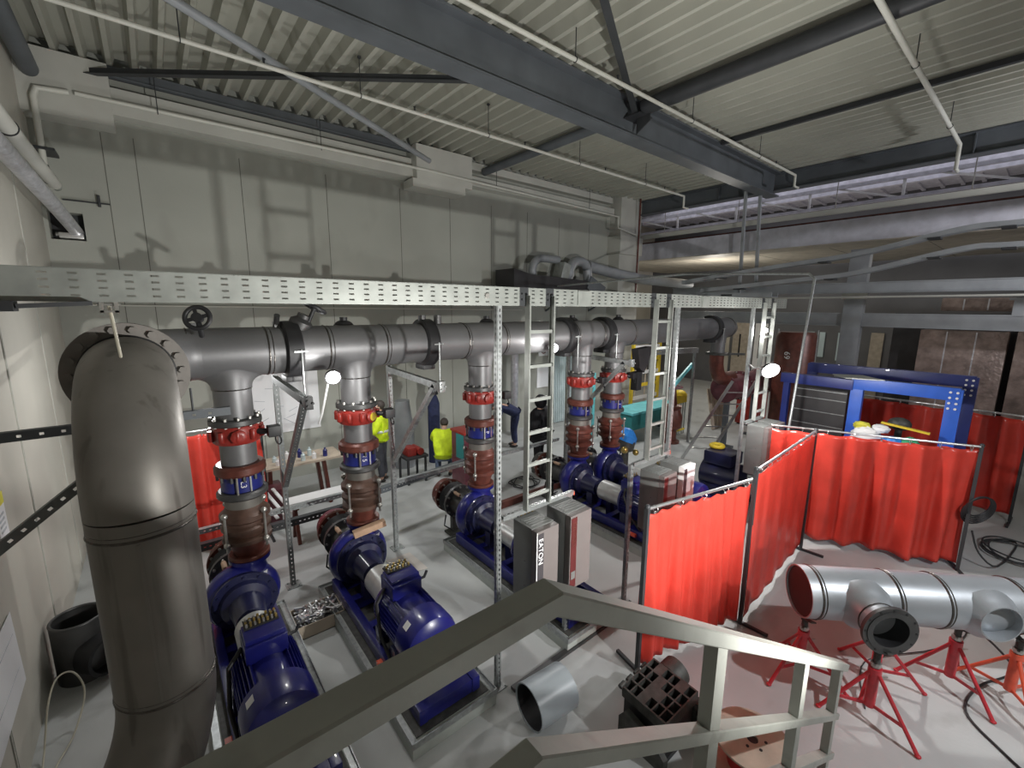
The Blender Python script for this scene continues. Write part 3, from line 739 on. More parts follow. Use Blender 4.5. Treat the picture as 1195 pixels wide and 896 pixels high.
# ------------------------------------------------------------------ pumps
def pump(x, label, guard='guard'):
    """axis along -Y from the volute under the riser"""
    AX, AY, AZ = x - .10, 5.16, .60
    t = thing('pump_set', label, 'pump', (AX, AY, .15), 'blue pump sets under the risers')
    g = G(); g.lathe((AX, AY + .16, AZ), (0, -1, 0), [(0, .17), (.02, .24), (.06, .31), (.11, .355), (.17, .365), (.22, .35), (.27, .30), (.30, .24), (.31, .20)], 40)
    obj('volute', g, 'pump_blue', t)
    g = G(); g.lathe((x, HY, AZ), (0, 0, 1), [(0, .20), (.1, .19), (.2, .175), (.30, .15), (.36, .14), (.38, .145), (.38, .20), (.42, .20)], 32); obj('discharge_nozzle', g, 'pump_blue', t)
    g = G(); g.lathe((AX, AY - .13, AZ), (0, -1, 0), [(0, .31), (.03, .31), (.035, .24), (.10, .23), (.14, .17), (.30, .15), (.42, .14), (.43, .10), (.46, .10)], 36); g.bolts((AX, AY - .16, AZ), (0, 1, 0), .275, 12, .014, .04); obj('bearing_housing', g, 'pump_dark', t)
    g = G(); g.cyl((AX, AY - .55, AZ), (AX, AY - .80, AZ), .055); obj('shaft', g, 'silver', t)
    g = G(); y0 = AY - .64; pts = []
    g.lathe((AX, y0, AZ), (0, -1, 0), [(0, .10), (.005, .165), (.46, .165), (.465, .10)], 28); obj('coupling_guard', g, guard, t)
    g = G(); g.box((AX - .05, y0 - .22, AZ - .4), (AX + .05, y0 - .12, AZ - .1)); g.box((AX - .12, AY - .5, .28), (AX + .12, AY - .38, .5)); obj_split('pedestal', g, 'pump_dark', t)
    ym = AY - 1.12
    g = G(); g.lathe((AX, ym, AZ), (0, -1, 0), [(0, .12), (.01, .25), (.05, .26), (.06, .225), (.58, .225), (.60, .20)], 40); obj('motor_body', g, 'pump_blue', t)
    g = G()
    for k in range(44):
        a = 2 * pi * k / 44
        if 60 < math.degrees(a) < 120: continue
        d = V((cos(a), 0, sin(a))); c = V((AX, 0, AZ)) + d * .238
        g.bar((c.x, ym - .06, c.z), (c.x, ym - .58, c.z), .007, .05, d)
    obj('cooling_fins', g, 'pump_blue', t, smooth=False)
    g = G(); g.lathe((AX, ym - .56, AZ), (0, -1, 0), [(0, .262), (.01, .272), (.20, .272), (.26, .255), (.30, .20), (.315, .12), (.318, .01)], 40); obj('fan_cover', g, 'pump_blue', t)
    g = G(); c = V((AX - .19, ym - .66, AZ + .20)); d = V((-.7, 0, .72)).normalized(); w = d.cross(V((0, 1, 0))).normalized()
    p = V((AX, ym - .67, AZ)) + d * .274; g.poly([p + V((0, .035, 0)) + w * .035, p + V((0, -.035, 0)) + w * .035, p + V((0, -.035, 0)) - w * .035, p + V((0, .035, 0)) - w * .035], d * .003); obj('name_plate', g, 'white', t, smooth=False)
    g = G(); g.box((AX - .16, ym - .30, AZ + .20), (AX + .16, ym - .0, AZ + .36), bevel=.02); g.box((AX - .15, ym - .27, AZ + .35), (AX + .15, ym - .03, AZ + .40), bevel=.015); tb = obj('terminal_box', g, 'pump_blue', t)
    g = G(); g.box((AX - .13, ym - .12, AZ + .40), (AX + .13, ym + .01, AZ + .415)); tp = obj('terminal_plate', g, 'black', t)
    rr = random.Random(int(x * 100))
    for m, ph in (('brass', 0), ('bolt', 1)):
        g = G()
        for i in range(8):
            for j in range(3):
                if (i + j) % 2 == ph: continue
                g.cyl((AX - .112 + i * .032, ym - .1 + j * .042, AZ + .412), (AX - .112 + i * .032, ym - .1 + j * .042, AZ + .435 + rr.random() * .02), .010, n=6)
        obj_split('terminal_stud', g, m, tp)
    g = G(); g.tube([(AX + .17, ym - .2, AZ + .27), (AX + .24, ym - .2, AZ + .27), (AX + .27, ym - .2, AZ + .33)], .015, 8); g.tube([(AX - .16, ym - .1, AZ + .25), (AX - .27, ym - .15, AZ + .15), (AX - .30, ym - .3, AZ - .1), (AX - .27, ym - .5, AZ - .3)], .018, 8); obj_split('motor_cable', g, 'black', tb)
    g = G()
    for sx in (-1, 1):
        for yy in (ym - .14, ym - .50): g.box((AX + sx * .22 - .05, yy - .05, .30), (AX + sx * .22 + .05, yy + .05, AZ - .12))
    obj_split('motor_foot', g, 'pump_dark', t)
    g = G()
    for sx in (-1, 1): g.box((AX + sx * .27 - .04, AY - 2.24, .17), (AX + sx * .27 + .04, AY + .12, .31), bevel=.008)
    for yy in (AY - 2.18, AY - 1.82, AY - 1.45, AY - .95, AY - .4, AY + .04): g.box((AX - .30, yy - .05, .17), (AX + .30, yy + .05, .30))
    obj('base_frame', g, 'pump_blue', t)
    g = G(); g.box((AX - .36, ym - .45, .22), (AX - .31, ym - .30, .26)); obj('lifting_eye', g, 'orange_stand', t)
    # emblem on the volute cover: a small arc of marks with a triangle
    d = V((.62, 0, .78)); o = V((AX, AY - .155, AZ)) + V((.17, 0, .21)); rt = V((.78, 0, -.62))
    em = text_mesh('emblem', 'KSB', .06, frame_mtx(o, rt, d), 'tape_w', t, .002)
    g = G(); q = o + d * .055; g.poly([q - rt * .02, q + rt * .02, q + d * .04], (0, -.003, 0)); obj('emblem_mark', g, 'tape_w', em)
    return t

def suction(x, label, red):
    AX, AZ = x - .10, .60
    t = thing('suction_line', label, 'suction pipe', (AX, 5.9, AZ), 'suction fittings behind the pumps')
    def seg(name, y, prof, m):
        g = G(); g.lathe((AX, y, AZ), (0, 1, 0), prof, 36); return obj(name, g, m, t)
    seg('inlet_flange', 5.33, [(0, .10), (0, .22), (.05, .22), (.05, .10)], 'pump_dark')
    seg('reducer', 5.38, [(0, .15), (.25, .19), (.27, .19)], 'iron')
    seg('flange', 5.64, [(0, .15), (0, .27), (.05, .27), (.05, .15)], 'flangeD')
    seg('rubber_joint', 5.69, [(0, .19), (.03, .22), (.08, .26), (.13, .22), (.17, .26), (.22, .22), (.25, .19)], 'black')
    seg('flange', 5.94, [(0, .15), (0, .27), (.05, .27), (.05, .15)], 'rust')
    seg('open_valve', 6.0, [(0, .17), (0, .235), (.14, .235), (.16, .17)], red)
    g = G(); g.bolts((AX, 5.97, AZ), (0, 1, 0), .245, 12, .016, .12); g.bolts((AX, 5.665, AZ), (0, 1, 0), .245, 12, .016, .1); obj_split('flange_bolt', g, 'bolt', t)
    g = G(); g.lathe((AX - .12, 5.45, AZ + .20), (0, 1, .0), [(0, .02), (.02, .028), (.14, .028), (.16, .02)], 10); obj('pale_handle', g, 'wood', t)
    g = G(); g.tube([(AX - .22, 5.72, AZ - .2), (AX - .24, 5.74, AZ - .38), (AX - .16, 5.62, AZ - .44), (AX - .12, 5.5, AZ - .36)], .012, 8); obj('hook_strap', g, 'black', t)
    g = G(); g.box((AX - .06, 5.78, .0), (AX + .06, 5.86, .36)); g.box((AX - .14, 5.72, 0), (AX + .14, 5.92, .03)); obj('pipe_support', g, 'iron', t)

def plinth(x, y0, y1, label):
    w = .43; AX = x - .1
    t = thing('pump_plinth', label, 'plinth', (AX, (y0 + y1) / 2, 0), 'concrete pump plinths')
    g = G(); g.box((AX - w, y0, 0), (AX + w, y1, .14), bevel=.008); obj('concrete_block', g, 'conc', t)
    g = G()
    for sx in (-1, 1): g.box((AX + sx * w - .004, y0 - .004, .11), (AX + sx * w + .004, y1 + .004, .17)); g.box((min(AX + sx * w, AX + sx * (w - .05)), y0, .14), (max(AX + sx * w, AX + sx * (w - .05)), y1, .145))
    g.box((AX - w, y0 - .006, .11), (AX + w, y0 + .002, .17)); g.box((AX - w, y1 - .002, .11), (AX + w, y1 + .006, .17)); obj('edge_angle', g, 'galv', t, smooth=False)
    g = G(); g.box((AX - w + .06, y0 + .05, .14), (AX + w - .06, y1 - .05, .152)); obj('grout_bed', g, 'iron', t)

def pipework():
    header()
    mk = [('L3', {}), ('f 5', {'tag': 1}), ('P', {'bellow': 'rust'}), ('I', {'bellow': 'rust'}), ('I', {'bellow': 'rust'})]
    nm = ['nearest valve riser with red lug valve and blue band, right of the big riser pipe',
          'second valve riser with a yellow round plate, beside the person in the yellow jacket',
          'third valve riser left of the nearest tall perforated upright',
          'fourth valve riser with orange-red joint right of the first vertical cable ladder',
          'fifth valve riser, farthest of the row, left of the second vertical cable ladder']
    for x, n, (mark, e) in zip(RX, nm, mk):
        e = dict(e); e['mark'] = mark; riser_set(x, n, e)
    bracket_frame(1.09, 'dark bracket post with diagonal brace between the first and second risers', 'galvD')
    bracket_frame(2.57, 'bright slotted bracket post with diagonal brace in front of the hi-vis workers', 'galv')
    bracket_frame(6.32, 'slotted bracket post with brace between the fourth and fifth risers', 'galv')
    pn = ['blue pump set nearest the big riser pipe, motor just above the stair rail', 'second blue pump set with a timber block on its nozzle',
          'third blue pump set, partly behind the nearest drive cabinets', 'fourth blue pump set with silver guard, left of the middle drive cabinets', 'fifth blue pump set behind the middle drive cabinets']
    for x, n in zip(RX, pn): pump(x, n)
    sn = ['suction fitting behind the nearest blue pump', 'suction fitting with big dark red ring behind the second blue pump', 'suction fitting with pale handle behind the third blue pump', 'dark suction fitting behind the fourth blue pump', 'dark suction fitting behind the fifth blue pump']
    for x, n, r in zip(RX, sn, ('rust', 'plumred', 'rust', 'iron', 'iron')): suction(x, n, r)
    ln = ['low concrete plinth under the nearest pump, with bright edge angle', 'concrete plinth under the second pump, its near end below the stair rail', 'concrete plinth under the third pump behind the tall upright', 'concrete plinth under the fourth pump', 'concrete plinth under the fifth pump']
    for x, n in zip(RX, ln): plinth(x, 2.82, 5.45, n)
    g = G(); c = V((1.78, 4.95, 1.00)); g.bar(c + V((-.19, -.02, 0)), c + V((.19, -.06, .06)), .09, .075, bevel=.006); tag(obj('timber_block', g, 'wood'), 'timber offcut resting on the nozzle of the second blue pump', 'wood block')
    # horizontal strut frame behind the pumps
    def beam(a, b, w, h, label, m='galv', nm='strut_beam'):
        t = thing(nm, label, 'beam', [(p + q) / 2 for p, q in zip(a, b)]); slot_channel(t, a, b, w, h, (0, -1, 0), m, .06, .024, .014)
    beam((-.3, 6.05, 1.04), (2.3, 6.05, 1.04), .06, .06, 'slotted beam behind the first two risers at about knee height')
    beam((2.62, 6.05, 1.02), (6.2, 6.05, 1.04), .06, .06, 'slotted beam behind the third riser, joined to the bright bracket post')
    beam((-.3, 6.5, .62), (2.4, 6.5, .62), .10, .08, 'dark steel beam low behind the first riser', 'steelD')
    beam((2.2, 6.5, .72), (5.2, 6.9, .74), .10, .08, 'grey steel channel behind the bright bracket post', 'steel')
    beam((2.3, 6.02, .95), (2.55, 7.2, .95), .06, .06, 'slotted link beam running back from the bright bracket post')
# ------------------------------------------------------------------ stair rail
def stair_rail():
    Y = .66
    t = thing('stair_rail', 'heavy grey welded hand rail of the landing and stair in the foreground', 'railing', (.63, Y, 2.05))
    bend = V((.66, Y, 3.024)); end = V((3.93, Y, .935)); s = (end - bend).normalized()
    w, h = .075, .058
    g = G(); g.rail([(-1.1, Y, bend.z), bend, end], w, h); obj('top_rail', g, 'rail', t, smooth=False)
    m0 = bend + V((-.05, 0, -.415)); g = G(); g.rail([(-1.1, Y, m0.z), m0, m0 + s * (end - bend).length], w * .9, h * .85); obj('middle_rail', g, 'rail', t, smooth=False)
    m0 = bend + V((.0, 0, -.82)); g = G(); g.bar(m0, m0 + s * (end - bend).length, w * .9, h * .85, bevel=.006); obj('lower_rail', g, 'rail', t, smooth=False)
    for x in (1.60, 2.82, 3.78):
        z = bend.z + (x - bend.x) * s.z / s.x
        g = G(); g.box((x - .045, Y - .025, max(z - 1.35, 0)), (x + .045, Y + .03, z - .01)); obj('post', g, 'rail', t, smooth=False)
    # stair flight beneath
    t = thing('stair_flight', 'grey steel stair flight below the hand rail', 'stairs', (2.2, 0, 0))
    for y in (-.2, .60):
        g = G(); g.bar((.62, y, 1.92), (3.6, y, .03), .02, .24); obj('stringer', g, 'steel', t, smooth=False)
    for k in range(10):
        x = .78 + k * .29; z = 1.86 - k * .186
        g = G(); g.box((x - .13, -.19, z - .03), (x + .13, .59, z)); obj('tread', g, 'galvD', t, smooth=False)

# ------------------------------------------------------------------ welding screens
def screen(p0, p1, ztop, zbot, label, folds, seed, posts=(1, 1), feet=True, amp=.035, rod='white'):
    p0 = V((*p0, 0)); p1 = V((*p1, 0)); d = (p1 - p0); L = d.length; d.normalize(); n = V((-d.y, d.x, 0))
    t = thing('welding_screen', label, 'welding curtain', p0)
    up = V((0, 0, 1))
    g = G(); g.cyl(p0 + up * ztop, p1 + up * ztop, .017, n=12); obj('top_rod', g, 'silver', t)
    for k, p in enumerate((p0, p1)):
        if not posts[k]: continue
        g = G(); g.box(p + V((-.02, -.02, 0)), p + V((.02, .02, ztop + .02))); g.sphere(p + up * (ztop + .02), .028, u=10, v=6); obj('post', g, 'steelD', t)
        if feet:
            g = G(); g.bar(p - n * .30 + up * .02, p + n * .30 + up * .02, .035, .03); obj('foot', g, 'steelD', t)
    rnd = random.Random(seed); nu, nv = int(L * 50), 26
    ph = [rnd.random() * 6.28 for _ in range(5)]; fr = [folds * f for f in (1, .43, 1.9, 2.7, .23)]; am = [1, .7, .28, .10, .6]
    bm = bmesh.new(); vs = []
    for i in range(nu + 1):
        s = i / nu
        row = []
        for j in range(nv + 1):
            q = j / nv; z = ztop - .045 - q * (ztop - .045 - zbot)
            a = amp * (.28 + .9 * min(1, q * 1.6))
            off = 0
            for f, p, m in zip(fr, ph, am): off += m * sin(f * s * 2 * pi + p + q * .7 * sin(p * 3) + .35 * sin(3 * q + p))
            off += .25 * rnd.gauss(0, .05)
            sag = .02 * abs(sin(folds * s * pi)) * (1 - q) ** 3
            flare = .02 * sin(5 * s + ph[0]) * q
            row.append(bm.verts.new(p0 + d * (s * L) + n * (off * a + flare) + up * (z - sag)))
        vs.append(row)
    for i in range(nu):
        for j in range(nv): bm.faces.new((vs[i][j], vs[i + 1][j], vs[i + 1][j + 1], vs[i][j + 1]))
    g = G(); g.bm.free(); g.bm = bm
    o = obj('curtain_sheet', g, 'curtain', t, angle=80)
    md = o.modifiers.new('thick', 'SOLIDIFY'); md.thickness = .0025
    g = G(); k = max(3, int(L / .32))
    for i in range(k + 1):
        c = p0 + d * (L * (i + .3) / (k + .6)) + up * (ztop - .02); g.torus(c, d, .034, .004, 14, 6); g.cyl(c - n * .006 - up * .045, c + n * .006 - up * .045, .011, n=8)
    obj_split('hanging_ring', g, 'silver', t)
    return t

def screens():
    screen((3.49, 2.20), (5.055, 1.885), 1.80, .07, 'red welding curtain nearest the stair rail, with creased glossy folds', 8, 3, (1, 0), amp=.026)
    screen((5.05, 1.85), (7.45, 1.98), 1.92, .10, 'red welding curtain between the black post and the corner, before the bright lamp', 5, 5, (1, 1), amp=.009)
    screen((7.55, 2.62), (8.62, .36), 1.86, .08, 'bright red welding curtain facing the pipe spool on the red stands', 7, 11, (0, 1), amp=.062)
    screen((11.5, 2.75), (11.35, -.02), 1.92, .14, 'red welding curtain at the back behind the blue frame', 8, 17, (1, 1), amp=.05)
    screen((-.05, 7.6), (1.12, 7.6), 1.90, .05, 'red welding curtain on the left behind the first riser', 6, 23, (1, 1))

# ------------------------------------------------------------------ pipe spool on stands
def spool():
    A = V((4.70, 1.20, .95)); d = V((.7071, -.7071, 0)); n = V((-.7071, -.7071, 0)); up = V((0, 0, 1)); R = .245
    t = thing('pipe_spool', 'large bright steel pipe spool with two branches lying on the red stands', 'pipe spool', A)
    P = lambda s, o=0, z=0: A + d * s + n * o + up * z
    secs = []
    for a, b in ((-.02, .08), (.08, .76), (.76, 1.18), (1.18, 1.84), (1.84, 2.75)):
        g = G(); g.hollow(P(a), P(b), R, R - .012, 48); secs.append(obj('pipe_section', g, 'stain_new', t))
    g = G(); g.cyl(P(.0), P(.02), R - .011, n=48); obj('end_cover', g, 'blackpanel', t)  # cover blackened to hold the shade of the spool's shadow side
    for s in (.08, .76, 1.18, 1.84):
        g = G(); g.torus(P(s), d, R - .001, .011, 48, 8); g.torus(P(s + .03), d, R - .002, .007, 48, 6); obj('weld_bead', g, 'weld', t)
    # pulled neck, pipe stub and flange
    s1 = .47
    k = G(); k.cyl(P(s1, .05) - A, P(s1, .5) - A, .145, n=40); cut(secs[1], k)
    g = G(); g.lathe(P(s1), n, [(.12, R * .99), (.20, .235), (.26, .20), (.31, .175), (.36, .165)], 40); obj('branch_neck', g, 'stain_new', t)
    g = G(); g.hollow(P(s1, .34), P(s1, .50), .162, .150, 40); obj('branch_pipe', g, 'stain_new', t)
    g = G(); g.lathe(P(s1, .48), n, [(0, .15), (0, .225), (.035, .225), (.035, .19), (.042, .19), (.042, .145), (.02, .145)], 48, closed=True)
    obj('branch_flange', g, 'flangeD', t)
    g = G(); g.bolts(P(s1, .515), n, .205, 12, .009, .01); obj_split('bolt_hole', g, 'black', t)
    g = G(); g.lathe(P(s1), n, [(.516, .1445), (.10, .1445), (.10, .001)], 40, cap0=False); obj('bore_shade', g, 'black', t)  # black liner paints the darkness inside the branch
    g = G(); g.torus(P(s1, .36), n, .164, .006, 40, 6); obj('weld_bead', g, 'weld', t)
    s2 = 1.53
    g = G(); g.lathe(P(s2), n, [(.15, R * .98), (.19, .232), (.24, .20), (.29, .18), (.31, .172), (.31, .162), (.15, .162)], 40, closed=True)
    for q in secs[3:4]:
        k = G(); k.cyl(A * 0 + P(s2, .05) - A, P(s2, .5) - A, .16, n=40); cut(q, k)
    nk = g; obj('open_branch', nk, 'stain_new', t)

def stand(c, zh, rot, m, label, foot=.40):
    c = V((c[0], c[1], 0))
    t = thing('pipe_stand', label, 'pipe stand', c, 'red tripod pipe stands')
    g = G(); g.hollow(c + V((0, 0, .12)), c + V((0, 0, .50)), .042, .034, 20); g.hollow(c + V((0, 0, .47)), c + V((0, 0, .52)), .052, .034, 20); obj('column', g, m, t)
    for k in range(3):
        a = rot + k * 2 * pi / 3; e = V((cos(a), sin(a), 0))
        g = G(); g.tube([c + e * .04 + V((0, 0, .46)), c + e * foot + V((0, 0, .012))], .017, 10); g.sphere(c + e * foot + V((0, 0, .016)), .024, (1, 1, .6), 10, 6); obj('leg', g, m, t)
        g = G(); g.bar(c + e * .04 + V((0, 0, .14)), c + e * (foot * .66) + V((0, 0, .165)), .012, .028); obj('spreader', g, m, t)
    g = G(); g.cyl(c + V((0, 0, .42)), c + V((0, 0, zh - .06)), .027, n=16)
    for k in range(9): 
        z = .52 + k * .02
        if z < zh - .07: g.torus(c + V((0, 0, z)), (0, 0, 1), .027, .003, 16, 5)
    obj('screw_post', g, 'iron', t)
    g = G(); g.bar(c + V((-.07, 0, .56)), c + V((.07, 0, .56)), .02, .02); g.cyl(c + V((0, 0, .53)), c + V((0, 0, .57)), .04, n=8); g.cyl(c + V((.03, -.03, .42)), c + V((.09, -.08, .42)), .008, n=8); obj_split('wing_nut', g, 'bolt', t)
    e = V((.7071, .7071, 0)); 
    g = G(); h = V((0, 0, zh - .06))
    g.box(c + h + V((-.03, -.03, -.01)), c + h + V((.03, .03, .012)))
    for s in (-1, 1): g.bar(c + h, c + h + e * (s * .13) + V((0, 0, .055)), .05, .014)
    obj('vee_head', g, 'iron', t)

def stands():
    b = .95 - .245
    A = V((4.70, 1.20)); d = V((.7071, -.7071)); n = V((-.7071, -.7071))
    P = lambda s, o=0: A + d * s + n * o
    p = P(.08); stand(p, b - .0, 2.8, 'red_stand', 'red pipe stand under the dark capped left end of the spool')
    p = P(.80, -.0); stand((p.x, p.y), b, 1.0, 'red_stand', 'red pipe stand in the middle, half hidden behind the flanged branch')
    p = P(.47, .42); stand((p.x, p.y), .77, 4.33, 'red_stand', 'red pipe stand nearest the camera under the flanged branch')
    p = P(1.5, -.02); stand((p.x, p.y), b, 2.0, 'red_stand', 'red pipe stand under the open branch at the right')
    p = P(1.93, .1); stand((p.x, p.y), b + .01, 1.5, 'orange_stand', 'orange-red pipe stand cut off by the right edge of the picture')

# ------------------------------------------------------------------ floor objects under the stair
def floor_things():
    c = V((2.40, 2.44, .205)); d = V((.995, -.08, 0)).normalized()
    t = thing('pipe_offcut', 'short grey plastic pipe offcut lying on the floor below the rail bend', 'pipe', c)
    g = G(); g.hollow(c - d * .18, c + d * .24, .20, .188, 48); obj('pipe_wall', g, 'pvc', t)
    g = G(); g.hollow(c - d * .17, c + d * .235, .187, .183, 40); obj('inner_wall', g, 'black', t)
    # ribbed cast part
    t = thing('ribbed_casting', 'black ribbed casting with a grid of pockets on top, behind the stair rail', 'casting', (3.08, 1.72, 0))
    rz = Matrix.Rotation(radians(-3), 3, 'Z'); b0 = V((2.86, 1.50, .30)); u = rz @ V((1, 0, .10)).normalized(); v = rz @ V((0, 1, 0))
    L1, L2 = .44, .44; us = []; vs = []
    for k in range(4): us += [k * L1 / 4, k * L1 / 4 + .016]
    for k in range(6): vs += [k * L2 / 6, k * L2 / 6 + .012]
    us += [L1, L1 + .016]; vs += [L2, L2 + .012]
    solid = {(0, 3), (1, 2), (1, 3), (2, 3), (3, 1), (3, 4)}
    g = G(); g.grid_plate(b0, u, v, us, vs, lambda i, j: i % 2 == 1 and j % 2 == 1 and (i // 2, j // 2) not in solid, .11); obj('rib_grid', g, 'iron', t, smooth=False)
    g = G(); g.box((2.88, 1.52, .04), (3.30, 1.92, .30), rot=rz); g.box((2.90, 1.50, 0), (3.28, 1.56, .05)); obj('backing', g, 'black', t, smooth=False)
    g = G(); g.poly([(2.84, 1.46, 0), (2.84, 1.90, 0), (2.84, 1.90, .20), (2.84, 1.84, .29), (2.84, 1.56, .22), (2.84, 1.46, .12)], (-.05, .01, 0)); obj('side_plate', g, 'iron', t, smooth=False)
    g = G(); g.poly([(3.33, 1.46, 0), (3.33, 1.92, 0), (3.33, 1.92, .34), (3.33, 1.56, .38), (3.33, 1.46, .12)], (.045, 0, 0)); obj('side_plate', g, 'iron', t, smooth=False)
    g = G(); g.hollow((3.34, 1.78, .33), (3.48, 1.77, .35), .13, .095, 28); obj('end_ring', g, 'iron', t)
    g = G(); g.hollow((3.32, 1.50, .24), (3.40, 1.49, .24), .07, .05, 20); obj('end_ring', g, 'iron', t)
    g = G()
    for k in range(4): g.cyl((2.86 + .11 * k, 1.96, .40), (2.92 + .11 * k, 1.96, .41), .022, n=10)
    obj_split('lug', g, 'iron', t)
    # cable reel
    t = thing('cable_reel', 'plywood cable reel with a bolt circle lying beside the stair posts', 'reel', (3.41, 1.04, 0))
    ax = V((0, 0, 1)); c = V((3.41, 1.06, .27)); h = .25
    for o2 in (0, -h):
        g = G(); q = c + ax * o2; g.hollow(q - ax * .016, q, .29, .042, 56); obj('disc', g, 'ply', t)
    g = G(); g.cyl(c - ax * h, c - ax * .016, .17, n=32); obj('drum', g, 'red_stand', t)
    g = G(); g.bolts(c, ax, .095, 6, .012, .008, n=12); obj_split('bolt_hole', g, 'black', t)
    g = G(); g.cyl(c - ax * .05, c - ax * .012, .041, n=20); obj('centre_bore', g, 'black', t)
    # steel strip on the floor
    g = G(); g.box((2.35, 2.80, 0), (3.95, 2.86, .035)); tag(obj('floor_strip', g, 'flangeD'), 'dark steel strip on the floor along the rack feet', 'strip')
    # box of bolts
    c = V((1.14, 5.0, 0)); rz = Matrix.Rotation(radians(8), 3, 'Z')
    t = thing('bolt_box', 'open black box full of shiny bolts on the floor between the first two pumps', 'box', c)
    g = G(); L, W, Hh = .26, .19, .16
    for lo, hi in (((-L, -W, 0), (L, W, .01)), ((-L, -W, 0), (-L + .01, W, Hh)), ((L - .01, -W, 0), (L, W, Hh)), ((-L, -W, 0), (L, -W + .01, Hh)), ((-L, W - .01, 0), (L, W, Hh))): g.box(c + V(lo), c + V(hi))
    obj('tray', g, 'card', t, smooth=False)
    g = G(); g.box(c + V((-L + .01, -W + .01, .01)), c + V((L - .01, W - .01, .10))); obj('bolt_fill', g, 'flangeD', t)
    rr = random.Random(4)
    for k in range(80):
        p = c + V((rr.uniform(-.2, .2), rr.uniform(-.13, .13), .10 + rr.random() * .10)); a = rr.random() * 6.28; e = V((cos(a), sin(a), rr.uniform(-.3, .3))).normalized()
        g = G(); g.cyl(p - e * .05, p + e * .05, .012, n=8); g.cyl(p + e * .05, p + e * .068, .024, n=6)
        tag(obj('bolt', g, 'silver'), 'shiny hex bolt in the heap in the open box between the first two pumps', 'bolt', 'bolts heaped in the open box')
    g = G(); g.poly([(2.28, 5.70, .004), (2.66, 5.70, .004), (2.68, 5.16, .004), (2.32, 5.22, .004)], (0, 0, .006)); tag(obj('cardboard_sheet', g, 'cardL', smooth=False), 'pale cardboard sheet lying on the floor right of the second pump', 'cardboard')
    # dark pipe fitting behind the big riser
    c = V((-.90, 5.75, 0)); t = thing('pipe_fitting', 'dark open pipe fitting standing on the floor behind the big riser pipe', 'pipe fitting', c)
    g = G(); g.hollow(c, c + V((0, 0, .62)), .21, .19, 36); g.torus(c + V((0, 0, .62)), (0, 0, 1), .20, .014, 36, 8); obj('body', g, 'flangeD', t)
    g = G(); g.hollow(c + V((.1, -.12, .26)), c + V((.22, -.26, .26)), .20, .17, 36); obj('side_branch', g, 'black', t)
    g = G(); g.tube(smooth_path([(-1.06, 4.5, .02), (-1.07, 4.75, .06), (-1.05, 5.0, .30), (-1.0, 5.15, .42), (-.9, 5.18, .40), (-.84, 5.1, .22), (-.9, 4.85, .05), (-.98, 4.6, .02), (-1.03, 4.35, .02)]), .007, 8)
    tag(obj('loose_cable', g, 'cable'), 'pale cable looping from the floor behind the big riser pipe', 'cable')
    t = thing('wall_drawing', 'white drawing sheet fixed on the left wall near the bottom left corner', 'drawing', (-1.14, 4.6, .9))
    g = G(); g.poly([(-1.14, 4.0, 1.27), (-1.14, 4.95, 1.27), (-1.14, 4.99, .62), (-1.14, 4.0, .55)], (.004, 0, 0)); obj('sheet', g, 'paper', t, smooth=False)
    g = G(); g.box((-1.136, 4.02, 1.10), (-1.134, 4.9, 1.105)); g.box((-1.136, 4.02, .8), (-1.134, 4.9, .803)); obj('printed_lines', g, 'ink', t, smooth=False)
    t = thing('wall_tag', 'white tag with yellow-green top hanging on the left wall', 'tag', (-1.14, 5.2, 2))
    g = G(); g.box((-1.145, 5.12, 1.78), (-1.138, 5.36, 2.16)); obj('card', g, 'paper', t, smooth=False)
    g = G(); g.box((-1.139, 5.12, 2.06), (-1.136, 5.36, 2.16)); obj('yellow_top', g, 'yellow_bag', t, smooth=False)
    g = G()
    for k in range(4): g.box((-1.139, 5.16, 1.98 - k * .045), (-1.136, 5.30, 2.0 - k * .045))
    obj('printed_lines', g, 'ink', t, smooth=False)
# ------------------------------------------------------------------ people
def skin(name, pts, edges, root, m, parent, sub=2):
    me = bpy.data.meshes.new(name); me.from_pydata([p[:3] for p in pts], edges, [])
    me.materials.append(M[m]); o = bpy.data.objects.new(name, me); COL.objects.link(o); o.parent = parent
    bpy.context.view_layer.objects.active = o
    o.modifiers.new('skin', 'SKIN')
    for i, p in enumerate(pts):
        sv = me.skin_vertices[0].data[i]; r = p[3]; sv.radius = r if isinstance(r, tuple) else (r, r); sv.use_root = (i == root); sv.use_loose = False
    o.modifiers['skin'].use_smooth_shade = True
    if sub:
        s = o.modifiers.new('sub', 'SUBSURF'); s.levels = sub; s.render_levels = sub
    return o

